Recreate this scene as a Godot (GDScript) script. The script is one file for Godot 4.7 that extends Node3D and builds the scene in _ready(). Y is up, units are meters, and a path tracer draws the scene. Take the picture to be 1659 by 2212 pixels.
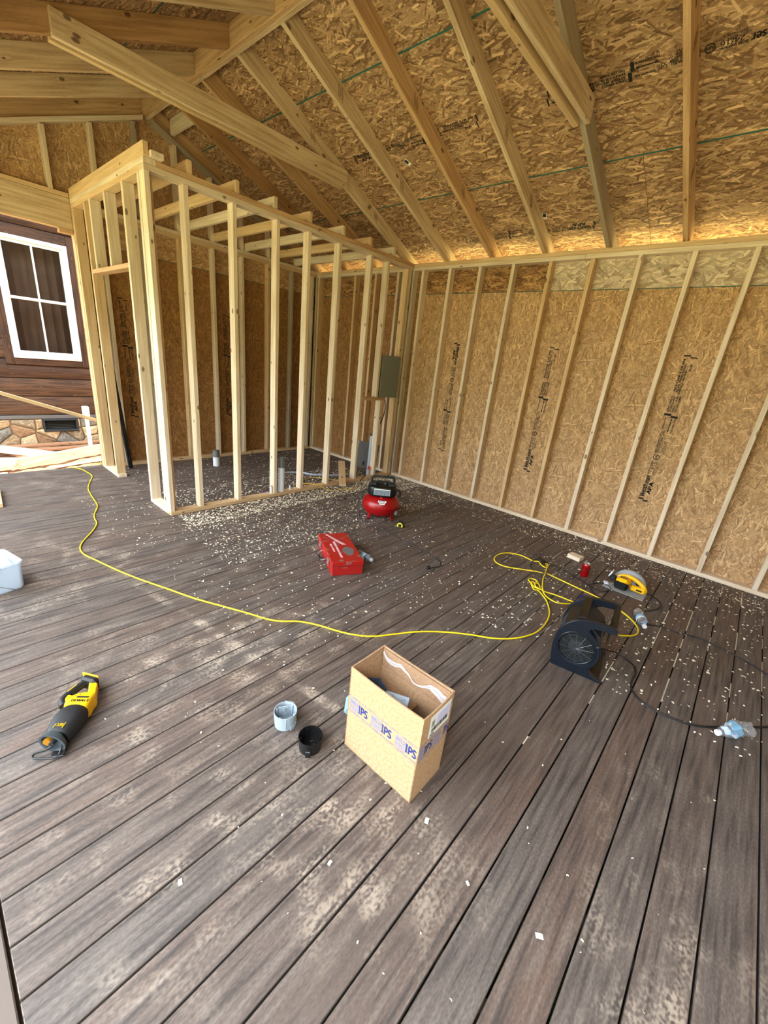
extends Node3D
# A half-built porch: open-stud utility room, OSB walls and roof, composite deck with tools.
# World: x along the deck boards (right wall at x = 0), z towards the viewer (room front at z = 0), y up, metres.

var rng := RandomNumberGenerator.new()
var M := {}
var used := {}
const H := 2.682          # underside of the top plates
const SL := 0.4167        # roof slope 5:12
const XR := -2.346        # ridge centre
const PITCH := 0.1385     # deck board spacing
const ZB := -1.93         # inner face of the back wall studs
const ZE := 6.2           # open end behind the viewer


# ---------------------------------------------------------------- mesh builder
class Mb:
	var v := PackedVector3Array()
	var d := PackedVector3Array()   # uv direction of each triangle
	var o := PackedVector2Array()   # uv offset of each triangle
	var dir := Vector3.RIGHT
	var off := Vector2.ZERO
	var T := Transform3D()

	func raw(t: PackedVector3Array, closed := true) -> void:
		var vol := 0.0
		if closed and t.size() > 0:
			var c0: Vector3 = t[0]
			for i in range(0, t.size(), 3):
				vol += (t[i] - c0).dot((t[i + 1] - c0).cross(t[i + 2] - c0))
		var flip := closed and vol > 0.0     # front faces run clockwise
		var uvd := (T.basis * dir).normalized()
		for i in range(0, t.size(), 3):
			var a: Vector3 = T * t[i]
			var b: Vector3 = T * t[i + (2 if flip else 1)]
			var c: Vector3 = T * t[i + (1 if flip else 2)]
			if (b - a).cross(c - a).length_squared() < 1e-18:
				continue
			v.append(a); v.append(b); v.append(c)
			d.append(uvd); o.append(off)

	func quad(t: PackedVector3Array, a: Vector3, b: Vector3, c: Vector3, e: Vector3) -> void:
		t.append(a); t.append(b); t.append(c); t.append(a); t.append(c); t.append(e)

	func box(p: Vector3, s: Vector3, bev := 0.0, basis := Basis()) -> Mb:
		var h := s / 2.0
		var t := PackedVector3Array()
		var X := Transform3D(basis, p)
		if bev <= 0.0:
			for k in 3:
				var i := (k + 1) % 3
				var j := (k + 2) % 3
				for sg in [-1.0, 1.0]:
					var q := []
					for c in [[-1, -1], [1, -1], [1, 1], [-1, 1]]:
						var w := Vector3()
						w[k] = h[k] * sg; w[i] = h[i] * c[0] * sg; w[j] = h[j] * c[1]
						q.append(X * w)
					quad(t, q[0], q[1], q[2], q[3])
		else:
			bev = minf(bev, minf(h.x, minf(h.y, h.z)) * 0.9)
			for k in 3:
				var i := (k + 1) % 3
				var j := (k + 2) % 3
				for sg in [-1.0, 1.0]:
					var q := []
					for c in [[-1, -1], [1, -1], [1, 1], [-1, 1]]:
						var w := Vector3()
						w[k] = h[k] * sg; w[i] = (h[i] - bev) * c[0] * sg; w[j] = (h[j] - bev) * c[1]
						q.append(X * w)
					quad(t, q[0], q[1], q[2], q[3])
				for si in [-1.0, 1.0]:
					for sj in [-1.0, 1.0]:
						var q := []
						for e in [[0, -1], [1, -1], [1, 1], [0, 1]]:
							var w := Vector3()
							w[k] = (h[k] - bev) * e[1]
							w[i] = (h[i] if e[0] == 0 else h[i] - bev) * si
							w[j] = (h[j] - bev if e[0] == 0 else h[j]) * sj
							q.append(X * w)
						if si * sj > 0:
							quad(t, q[3], q[2], q[1], q[0])
						else:
							quad(t, q[0], q[1], q[2], q[3])
			for sx in [-1.0, 1.0]:
				for sy in [-1.0, 1.0]:
					for sz in [-1.0, 1.0]:
						var a := X * Vector3(h.x * sx, (h.y - bev) * sy, (h.z - bev) * sz)
						var b := X * Vector3((h.x - bev) * sx, h.y * sy, (h.z - bev) * sz)
						var c := X * Vector3((h.x - bev) * sx, (h.y - bev) * sy, h.z * sz)
						if sx * sy * sz > 0:
							t.append(a); t.append(b); t.append(c)
						else:
							t.append(a); t.append(c); t.append(b)
		raw(t)
		return self

	# box given by its corners
	func bx(x0: float, x1: float, y0: float, y1: float, z0: float, z1: float, bev := 0.0) -> Mb:
		return box(Vector3(x0 + x1, y0 + y1, z0 + z1) / 2.0, Vector3(x1 - x0, y1 - y0, z1 - z0), bev)

	# polygon in the plane of X's x and y, from -depth/2 to depth/2 along X's z, edges chamfered by bev
	func prism(poly: PackedVector2Array, depth: float, X := Transform3D(), bev := 0.0) -> Mb:
		var t := PackedVector3Array()
		var idx := Geometry2D.triangulate_polygon(poly)
		var inner := poly
		if bev > 0.0:
			var cw := 1.0 if not Geometry2D.is_polygon_clockwise(poly) else -1.0
			inner = PackedVector2Array()
			for i in poly.size():
				var a: Vector2 = (poly[i] - poly[(i - 1 + poly.size()) % poly.size()]).normalized()
				var b: Vector2 = (poly[(i + 1) % poly.size()] - poly[i]).normalized()
				var na := Vector2(-a.y, a.x) * cw
				var nb := Vector2(-b.y, b.x) * cw
				var m := (na + nb)
				if m.length() < 0.2:
					m = na
				m = m / maxf(0.35, m.dot(na))
				inner.append(poly[i] + m * bev)
			var it := Geometry2D.triangulate_polygon(inner)
			if it.size() > 0:
				idx = it
		var h := depth / 2.0
		for i in range(0, idx.size(), 3):
			var a: Vector2 = inner[idx[i]]
			var b: Vector2 = inner[idx[i + 1]]
			var c: Vector2 = inner[idx[i + 2]]
			if (b - a).cross(c - a) < 0:
				var w := b
				b = c
				c = w
			t.append(X * Vector3(a.x, a.y, h)); t.append(X * Vector3(b.x, b.y, h)); t.append(X * Vector3(c.x, c.y, h))
			t.append(X * Vector3(a.x, a.y, -h)); t.append(X * Vector3(c.x, c.y, -h)); t.append(X * Vector3(b.x, b.y, -h))
		var n := poly.size()
		var ccw := not Geometry2D.is_polygon_clockwise(poly)
		var zs := [[-h, inner], [-h + bev, poly], [h - bev, poly], [h, inner]] if bev > 0.0 else [[-h, poly], [h, poly]]
		for r in zs.size() - 1:
			for i in n:
				var j := (i + 1) % n
				var a := X * Vector3(zs[r][1][i].x, zs[r][1][i].y, zs[r][0])
				var b := X * Vector3(zs[r][1][j].x, zs[r][1][j].y, zs[r][0])
				var c := X * Vector3(zs[r + 1][1][j].x, zs[r + 1][1][j].y, zs[r + 1][0])
				var e := X * Vector3(zs[r + 1][1][i].x, zs[r + 1][1][i].y, zs[r + 1][0])
				if ccw:
					quad(t, a, b, c, e)
				else:
					quad(t, a, e, c, b)
		raw(t)
		return self

	# rings of equal length, joined; capped at both ends
	func loft(rings: Array, cap := true, wrap := true) -> Mb:
		var t := PackedVector3Array()
		var n: int = rings[0].size()
		for r in rings.size() - 1:
			for i in (n if wrap else n - 1):
				var j := (i + 1) % n
				quad(t, rings[r][i], rings[r][j], rings[r + 1][j], rings[r + 1][i])
		if cap:
			for e in [0, rings.size() - 1]:
				var c := Vector3()
				for p in rings[e]:
					c += p
				c /= n
				for i in n:
					var j := (i + 1) % n
					if e == 0:
						t.append(c); t.append(rings[e][j]); t.append(rings[e][i])
					else:
						t.append(c); t.append(rings[e][i]); t.append(rings[e][j])
		raw(t, cap)
		return self

	# (radius, height) pairs turned round y
	func lathe(prof: Array, seg := 24, X := Transform3D()) -> Mb:
		var rings := []
		for p in prof:
			var ring := PackedVector3Array()
			for k in seg:
				var a := TAU * k / seg
				ring.append(X * Vector3(p[0] * cos(a), p[1], p[0] * sin(a)))
			rings.append(ring)
		return loft(rings, true)

	func cyl(a: Vector3, b: Vector3, r0: float, r1 := -1.0, seg := 16) -> Mb:
		if r1 < 0.0:
			r1 = r0
		var y := (b - a).normalized()
		var x := y.cross(Vector3.UP if absf(y.y) < 0.9 else Vector3.RIGHT).normalized()
		var z := x.cross(y)
		return lathe([[r0, 0.0], [r1, (b - a).length()]], seg, Transform3D(Basis(x, y, z), a))

	# tube along points
	func tube(pts: PackedVector3Array, r: float, seg := 8, closed := false) -> Mb:
		var rings := []
		var n := pts.size()
		var up := Vector3.UP
		var last := Vector3()
		for i in n:
			var a: Vector3 = pts[(i - 1 + n) % n] if (i > 0 or closed) else pts[0]
			var b: Vector3 = pts[(i + 1) % n] if (i < n - 1 or closed) else pts[n - 1]
			var t := (b - a).normalized()
			var s := last
			if i == 0:
				s = t.cross(up if absf(t.y) < 0.95 else Vector3.RIGHT).normalized()
			s = (s - t * s.dot(t)).normalized()
			last = s
			var w := t.cross(s)
			var ring := PackedVector3Array()
			for k in seg:
				var g := TAU * k / seg
				ring.append(pts[i] + (s * cos(g) + w * sin(g)) * r)
			rings.append(ring)
		if closed:
			rings.append(rings[0])
		return loft(rings, not closed)

	func mesh(angle := 32.0) -> ArrayMesh:
		var cosa := cos(deg_to_rad(angle))
		var n := v.size()
		var fn := PackedVector3Array()
		var ar := PackedVector3Array()
		fn.resize(n / 3)
		ar.resize(n / 3)
		var at := {}
		for f in n / 3:
			var w := -(v[f * 3 + 1] - v[f * 3]).cross(v[f * 3 + 2] - v[f * 3])
			ar[f] = w
			fn[f] = w.normalized()
			for k in 3:
				var key := Vector3i((v[f * 3 + k] * 20000.0).round())
				if at.has(key):
					at[key].append(f)
				else:
					at[key] = [f]
		var nn := PackedVector3Array()
		var uv := PackedVector2Array()
		nn.resize(n)
		uv.resize(n)
		for f in n / 3:
			var e: Vector3 = d[f]
			var g := fn[f]
			if absf(g.dot(e)) > 0.8:
				e = Vector3(e.y, e.z, e.x)
			var u := (e - g * e.dot(g)).normalized()
			var w := g.cross(u)
			for k in 3:
				var p := v[f * 3 + k]
				var s := Vector3()
				for q in at[Vector3i((p * 20000.0).round())]:
					if fn[q].dot(g) > cosa:
						s += ar[q]
				nn[f * 3 + k] = s.normalized() if s.length_squared() > 0.0 else g
				uv[f * 3 + k] = Vector2(p.dot(u), p.dot(w)) + o[f]
		var arr := []
		arr.resize(Mesh.ARRAY_MAX)
		arr[Mesh.ARRAY_VERTEX] = v
		arr[Mesh.ARRAY_NORMAL] = nn
		arr[Mesh.ARRAY_TEX_UV] = uv
		var m := ArrayMesh.new()
		m.add_surface_from_arrays(Mesh.PRIMITIVE_TRIANGLES, arr)
		return m


# ---------------------------------------------------------------- node helpers
func numbered(called: String) -> String:
	if not used.has(called):
		used[called] = 0
		return called
	used[called] += 1
	return "%s_%03d" % [called, used[called]]


func tag(o: Node, label: String, category: String, group := "") -> void:
	o.set_meta("label", label)
	o.set_meta("category", category)
	if group:
		o.set_meta("group", group)


func thing(called: String, label: String, category: String, at := Vector3.ZERO, turn := 0.0, group := "") -> Node3D:
	var o := Node3D.new()
	o.name = numbered(called)
	add_child(o)
	o.position = at
	o.rotation.y = turn
	tag(o, label, category, group)
	return o


func structure(called: String) -> Node3D:
	var o := Node3D.new()
	o.name = numbered(called)
	add_child(o)
	o.set_meta("kind", "structure")
	return o


func part(mb: Mb, called: String, m: Material, parent: Node = null, angle := 32.0) -> MeshInstance3D:
	var o := MeshInstance3D.new()
	o.mesh = mb.mesh(angle)
	o.material_override = m
	if parent == null or parent == self:
		o.name = numbered(called)
		add_child(o)
	else:
		o.name = called
		parent.add_child(o, true)
	return o


# lettering laid flat: T's x runs along the text, y up the letters, z out of the surface
func text(s: String, height: float, X: Transform3D, m: Material, parent: Node, called := "printed_text", bold := false, squeeze := 1.0, serif := false, stretch_to := 0.0) -> MeshInstance3D:
	var t := TextMesh.new()
	var f := SystemFont.new()
	f.font_names = PackedStringArray(["Droid Serif" if serif else "Droid Sans"])
	t.font = f
	t.text = s
	t.font_size = 32
	t.pixel_size = height / 23.5
	t.depth = 0.0006
	t.curve_step = 4.0
	t.horizontal_alignment = HORIZONTAL_ALIGNMENT_LEFT
	t.vertical_alignment = VERTICAL_ALIGNMENT_CENTER
	# heavier strokes: the letters laid over themselves with small shifts
	var src := t.get_mesh_arrays()
	var vs: PackedVector3Array = src[Mesh.ARRAY_VERTEX]
	var ns: PackedVector3Array = src[Mesh.ARRAY_NORMAL]
	var ix: PackedInt32Array = src[Mesh.ARRAY_INDEX] if src[Mesh.ARRAY_INDEX] != null else PackedInt32Array()
	var av := PackedVector3Array()
	var an := PackedVector3Array()
	var e := height * (0.07 if bold else 0.025)
	for sh in ([V(-e, -e * 0.6, 0), V(e, -e * 0.6, 0), V(0, e * 0.7, 0)] if bold else [V(-e, 0, 0), V(e, 0, 0)]):
		if ix.is_empty():
			for i in vs.size():
				av.append(vs[i] + sh)
				an.append(ns[i])
		else:
			for i in ix:
				av.append(vs[i] + sh)
				an.append(ns[i])
	var arr := []
	arr.resize(Mesh.ARRAY_MAX)
	arr[Mesh.ARRAY_VERTEX] = av
	arr[Mesh.ARRAY_NORMAL] = an
	var am := ArrayMesh.new()
	am.add_surface_from_arrays(Mesh.PRIMITIVE_TRIANGLES, arr)
	var o := MeshInstance3D.new()
	o.mesh = am
	o.material_override = m
	o.name = called
	parent.add_child(o, true)
	var sx := squeeze
	if stretch_to > 0.0:
		sx = stretch_to / maxf(0.001, t.get_aabb().size.x)
	o.transform = X * Transform3D(Basis().scaled(Vector3(sx, 1, 1)), Vector3.ZERO)
	return o


func mat(key: String, c: Color, rough := 0.8, metal := 0.0, tex: Texture2D = null, uvs := Vector3.ONE) -> StandardMaterial3D:
	if M.has(key):
		return M[key]
	var m := StandardMaterial3D.new()
	m.resource_name = key
	m.albedo_color = c
	m.roughness = rough
	m.metallic = metal
	if tex:
		m.albedo_texture = tex
		m.uv1_scale = uvs
	M[key] = m
	return m


func smooth_path(pts: Array, step := 0.02, y := -1.0) -> PackedVector3Array:
	var c := Curve3D.new()
	c.bake_interval = step
	for i in pts.size():
		var a: Vector3 = pts[maxi(0, i - 1)]
		var b: Vector3 = pts[mini(pts.size() - 1, i + 1)]
		var tg := (b - a) / 6.0
		var la: float = pts[i].distance_to(a)
		var lb: float = pts[i].distance_to(b)
		var mean := maxf(1e-4, (la + lb) / 2.0)
		c.add_point(pts[i], -tg * clampf(la / mean, 0.3, 1.5), tg * clampf(lb / mean, 0.3, 1.5))
	return c.get_baked_points()


func V(x: float, y: float, z: float) -> Vector3:
	return Vector3(x, y, z)


# ---------------------------------------------------------------- computed textures
func noise(seed_: int, freq: float, oct := 3, type := FastNoiseLite.TYPE_SIMPLEX_SMOOTH) -> FastNoiseLite:
	var n := FastNoiseLite.new()
	n.seed = seed_
	n.frequency = freq
	n.noise_type = type
	n.fractal_octaves = oct
	return n


func grey(w: int, h: int, n: FastNoiseLite, sw := 0, sh := 0) -> PackedByteArray:
	# a noise picture, made small and stretched when sw, sh are given (streaks)
	var im := n.get_seamless_image(sw if sw else w, sh if sh else h, false, false, 0.12, true)
	im.convert(Image.FORMAT_L8)
	if sw or sh:
		im.resize(w, h, Image.INTERPOLATE_CUBIC)
	return im.get_data()


# sawn softwood: grain streaks along u, knots; 3.0 m by 0.30 m
func wood_texture(sd: int, light: Color, dark: Color, knot: Color, knots: int, contrast: float) -> ImageTexture:
	var w := 1536
	var h := 192
	var r := RandomNumberGenerator.new()
	r.seed = sd
	var streak := grey(w, h, noise(sd, 0.05, 4), 96, 192)
	var fine := grey(w, h, noise(sd + 1, 0.35, 2), 192, 192)
	var blot := grey(w, h, noise(sd + 2, 0.02, 2), 192, 48)
	var data := PackedByteArray()
	data.resize(w * h * 3)
	var ks := []
	for i in knots:
		ks.append([r.randf() * w, r.randf() * h, r.randf_range(4.0, 9.0)])
	var shift := PackedFloat32Array()
	shift.resize(w * h)
	for k in ks:
		for dy in range(-40, 41):
			for dx in range(-60, 61):
				var x := posmod(int(k[0]) + dx, w)
				var y := posmod(int(k[1]) + dy, h)
				shift[y * w + x] += (1.0 if dy >= 0 else -1.0) * 16.0 * exp(-(dx * dx / 700.0 + dy * dy / 180.0))
	for y in h:
		for x in w:
			var i := y * w + x
			var yy := posmod(y - int(shift[i]), h)
			var g := ((streak[yy * w + x] - 128.0) * 1.0 + (fine[yy * w + x] - 128.0) * 0.45) / 128.0 * contrast + 0.42 + (blot[i] - 128.0) / 420.0
			var c := light.lerp(dark, clampf(g, 0.0, 1.0))
			data[i * 3] = int(c.r * 255); data[i * 3 + 1] = int(c.g * 255); data[i * 3 + 2] = int(c.b * 255)
	for k in ks:
		var rr: float = k[2]
		for dy in range(-int(rr * 1.5), int(rr * 1.5) + 1):
			for dx in range(-int(rr * 2.2), int(rr * 2.2) + 1):
				var q: float = sqrt(dx * dx / (rr * rr * 1.7) + dy * dy / (rr * rr * 0.8))
				if q < 1.3:
					var i := (posmod(int(k[1]) + dy, h) * w + posmod(int(k[0]) + dx, w)) * 3
					var a := clampf((1.25 - q) * 2.2, 0.0, 1.0) * (0.75 + 0.25 * sin(q * 14.0))
					for ch in 3:
						data[i + ch] = int(lerpf(data[i + ch], knot[ch] * 255.0, a * 0.85))
	return ImageTexture.create_from_image(Image.create_from_data(w, h, false, Image.FORMAT_RGB8, data))


# oriented strand board: thousands of strands laid over each other; size px for 1.22 m
func osb_texture(sd: int, count: int, len_px: Vector2, wid_px: Vector2, spread: float, along_v: bool, cols: Array, resin: int) -> ImageTexture:
	var n := 1024
	var r := RandomNumberGenerator.new()
	r.seed = sd
	var data := PackedByteArray()
	data.resize(n * n * 3)
	var base: Color = cols[0]
	for i in n * n:
		data[i * 3] = int(base.r * 255); data[i * 3 + 1] = int(base.g * 255); data[i * 3 + 2] = int(base.b * 255)
	for s in count:
		var ang := r.randfn(0.0, spread) + (PI / 2 if along_v else 0.0)
		var L := r.randf_range(len_px.x, len_px.y)
		var W := r.randf_range(wid_px.x, wid_px.y)
		var c: Color = cols[r.randi() % cols.size()]
		var f := r.randf_range(0.86, 1.1)
		c = Color(minf(1, c.r * f), minf(1, c.g * f), minf(1, c.b * f))
		var cx := r.randf() * n
		var cy := r.randf() * n
		var dx := cos(ang)
		var dy := sin(ang)
		var skew := r.randf_range(-0.8, 0.8)
		var w2 := int(W)
		for j in w2:
			var line := 0.93 + 0.12 * r.randf()
			if j == 0 or j == w2 - 1:
				line *= 0.9
			var R := int(c.r * line * 255)
			var G := int(c.g * line * 255)
			var B := int(c.b * line * 255)
			R = mini(R, 255); G = mini(G, 255); B = mini(B, 255)
			var l0 := skew * j - r.randf() * 5.0
			var l1 := L + skew * j + r.randf() * 5.0
			var px := cx - dy * j + dx * l0
			var py := cy + dx * j + dy * l0
			for k in int(l1 - l0):
				var i := ((int(py) & 1023) * n + (int(px) & 1023)) * 3
				data[i] = R; data[i + 1] = G; data[i + 2] = B
				px += dx
				py += dy
	for s in resin:   # dark bark flecks
		var x := r.randi() % n
		var y := r.randi() % n
		var ll := r.randi_range(2, 9)
		var aa := r.randf() * TAU
		for k in ll:
			for q in 2:
				var i := (((y + int(sin(aa) * k) + q) & 1023) * n + ((x + int(cos(aa) * k)) & 1023)) * 3
				data[i] = 78; data[i + 1] = 54; data[i + 2] = 34
	var im := Image.create_from_data(n, n, false, Image.FORMAT_RGB8, data)
	return ImageTexture.create_from_image(im)


# the weathered composite deck with its streaks, sawdust and scuffs; one picture for x in [x0, x0 + sx], z in [z0, z0 + sz]
func deck_texture(sd: int, w: int, h: int, x0: float, sx: float, z0: float, sz: float) -> ImageTexture:
	var streak := grey(w, h, noise(sd, 0.10, 4), 128, h)
	var streak2 := grey(w, h, noise(sd + 1, 0.03, 3), 96, h / 2)
	var fine := grey(w, h, noise(sd + 2, 0.4, 2), w / 2, h)
	var patch := noise(sd + 3, 1.0, 4)
	patch.frequency = 1.5
	var flake := grey(w, h, noise(sd + 4, 0.015, 5))
	var flake2 := grey(w, h, noise(sd + 5, 0.16, 4))
	var data := PackedByteArray()
	data.resize(w * h * 3)
	var r := RandomNumberGenerator.new()
	r.seed = 77
	var tone := []
	for i in 80:
		tone.append([r.randf(), r.randi() % 4096, r.randf(), r.randf_range(0.0, 1.0)])
	var c_brown := Color(0.425, 0.355, 0.315)
	var c_grey := Color(0.42, 0.38, 0.357)
	var c_dark := Color(0.27, 0.24, 0.228)
	var c_red := Color(0.47, 0.365, 0.315)
	var c_pale := Color(0.53, 0.48, 0.445)
	var dust := Color(0.77, 0.70, 0.62)
	# where sawdust was trodden in: x, z, radius, strength
	var spots := [[-3.72, 3.39, 0.27, 1.0], [-3.88, 3.25, 0.25, 0.95], [-3.8, 2.85, 0.28, 0.85], [-3.75, 2.2, 0.4, 0.8], [-3.96, 1.78, 0.4, 0.7], [-4.1, 0.8, 0.45, 0.6], [-4.1, 0.1, 0.4, 0.5], [-3.3, -1.1, 0.5, 0.7], [-3.8, -1.6, 0.45, 0.8], [-3.47, 3.95, 0.2, 0.7], [-3.53, 4.1, 0.2, 0.8], [-3.36, 4.25, 0.2, 0.8], [-3.32, 2.17, 0.35, 0.6], [-2.96, 2.43, 0.3, 0.5], [-3.48, 2.0, 0.35, 0.6], [-4.4, 2.5, 0.4, 0.35], [-2.4, 0.15, 0.45, 0.5], [-0.35, 0.5, 0.4, 0.5], [-2.9, 3.95, 0.25, 0.35], [-3.0, 1.2, 0.5, 0.35], [-2.6, 2.9, 0.35, 0.3], [-0.4, 3.4, 0.22, 0.5], [-1.6, 3.6, 0.4, 0.3], [-4.2, 3.0, 0.35, 0.4], [-2.0, 0.9, 0.6, 0.3], [-3.6, 0.3, 0.5, 0.4]]
	# lines of dust left along boards that lay here: a, b, half width, strength
	var lines := [[V(-3.80, 0, 1.09), V(-3.68, 0, 1.72), 0.03, 0.75], [V(-3.68, 0, 1.72), V(-3.51, 0, 2.73), 0.032, 0.95], [V(-3.87, 0, 0.80), V(-3.80, 0, 1.09), 0.03, 0.35], [V(-3.02, 0, 1.92), V(-2.99, 0, 2.06), 0.02, 0.7], [V(-3.937, 0, 2.01), V(-4.15, 0, 2.19), 0.014, 0.6], [V(-4.02, 0, 1.87), V(-3.94, 0, 1.99), 0.02, 0.6]]
	for y in h:
		# v grows with -z: the first row of the picture is the far edge
		var z := z0 + (y + 0.5) / h * sz
		var b := floori((z + 10.0 * PITCH) / PITCH - 0.9)
		var tn: Array = tone[posmod(b, 80)]
		var sh: int = tn[1]
		for x in w:
			var i := y * w + x
			var xx := (x + sh) % w
			var yy := y
			var s := streak[yy * w + xx] / 255.0
			var s2 := streak2[yy * w + xx] / 255.0
			var f := fine[i] / 255.0
			var c := c_brown.lerp(c_grey, tn[0])
			if tn[2] > 0.5:
				c = c.lerp(c_red, clampf((s2 - 0.45) * 2.0, 0, 1) * tn[3] * 0.8)
			c = c.lerp(c_dark, clampf((s - 0.5) * 2.6, 0.0, 0.85))
			c = c.lerp(c_pale, clampf((0.42 - s) * 2.4, 0.0, 0.6))
			var m := 0.70 + 0.33 * f
			data[i * 3] = int(clampf(c.r * m, 0, 1) * 255); data[i * 3 + 1] = int(clampf(c.g * m, 0, 1) * 255); data[i * 3 + 2] = int(clampf(c.b * m, 0, 1) * 255)
	for sp in spots:
		_dust(data, w, h, x0, sx, z0, sz, sp[0], sp[1], sp[2], sp[3], flake, flake2, streak, dust)
	for ln in lines:
		_dust_line(data, w, h, x0, sx, z0, sz, ln[0], ln[1], ln[2], ln[3], flake, flake2, dust)
	return ImageTexture.create_from_image(Image.create_from_data(w, h, false, Image.FORMAT_RGB8, data))


func _dust(data: PackedByteArray, w: int, h: int, x0: float, sx: float, z0: float, sz: float, cx: float, cz: float, rad: float, amt: float, flake: PackedByteArray, flake2: PackedByteArray, streak: PackedByteArray, dust: Color) -> void:
	var px := (cx - x0) / sx * w
	var pz := (cz - z0) / sz * h
	var rx := rad * 1.3 / sx * w
	var rz := rad / sz * h
	for y in range(maxi(0, int(pz - rz)), mini(h, int(pz + rz))):
		for x in range(maxi(0, int(px - rx)), mini(w, int(px + rx))):
			var q := Vector2((x - px) / rx, (y - pz) / rz).length()
			if q > 1.0:
				continue
			var i := y * w + x
			var a := (1.0 - q * q) * amt
			var g := clampf((flake[i] / 255.0 - 0.62 + a * 0.42) * 1.5, 0.0, 1.0) * clampf((flake2[i] / 255.0 * 1.5 + (1.0 - streak[i] / 255.0) * 0.9 - 0.95) * 1.9, 0.0, 1.0)
			g = minf(g * 0.8, 0.48)
			for ch in 3:
				data[i * 3 + ch] = int(lerpf(data[i * 3 + ch], dust[ch] * 235.0, g))


func _dust_line(data: PackedByteArray, w: int, h: int, x0: float, sx: float, z0: float, sz: float, a: Vector3, b: Vector3, hw: float, amt: float, flake: PackedByteArray, flake2: PackedByteArray, dust: Color) -> void:
	var A := Vector2(a.x, a.z)
	var B := Vector2(b.x, b.z)
	for y in range(maxi(0, int((minf(A.y, B.y) - hw - z0) / sz * h)), mini(h, int((maxf(A.y, B.y) + hw - z0) / sz * h))):
		for x in range(maxi(0, int((minf(A.x, B.x) - hw - x0) / sx * w)), mini(w, int((maxf(A.x, B.x) + hw - x0) / sx * w))):
			var p := Vector2(x0 + x * sx / w, z0 + y * sz / h)
			var dd := p.distance_to(Geometry2D.get_closest_point_to_segment(p, A, B))
			if dd > hw:
				continue
			var i := y * w + x
			var g := amt * clampf(1.6 - 1.3 * dd / hw, 0.0, 1.0) * clampf((flake[i] / 255.0 - 0.3) * 2.2, 0.0, 1.0) * clampf((flake2[i] / 255.0 - 0.1) * 1.6, 0.2, 1.0)
			for ch in 3:
				data[i * 3 + ch] = int(lerpf(data[i * 3 + ch], dust[ch] * 235.0, minf(g, 0.8)))


# plain mottle: two colours mixed by noise
func mottle(sd: int, n: int, a: Color, b: Color, freq: float, oct := 4, gain := 1.6) -> ImageTexture:
	var g := grey(n, n, noise(sd, freq, oct))
	var data := PackedByteArray()
	data.resize(n * n * 3)
	for i in n * n:
		var t := clampf((g[i] / 255.0 - 0.5) * gain + 0.5, 0.0, 1.0)
		var c := a.lerp(b, t)
		data[i * 3] = int(c.r * 255); data[i * 3 + 1] = int(c.g * 255); data[i * 3 + 2] = int(c.b * 255)
	return ImageTexture.create_from_image(Image.create_from_data(n, n, false, Image.FORMAT_RGB8, data))


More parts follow.
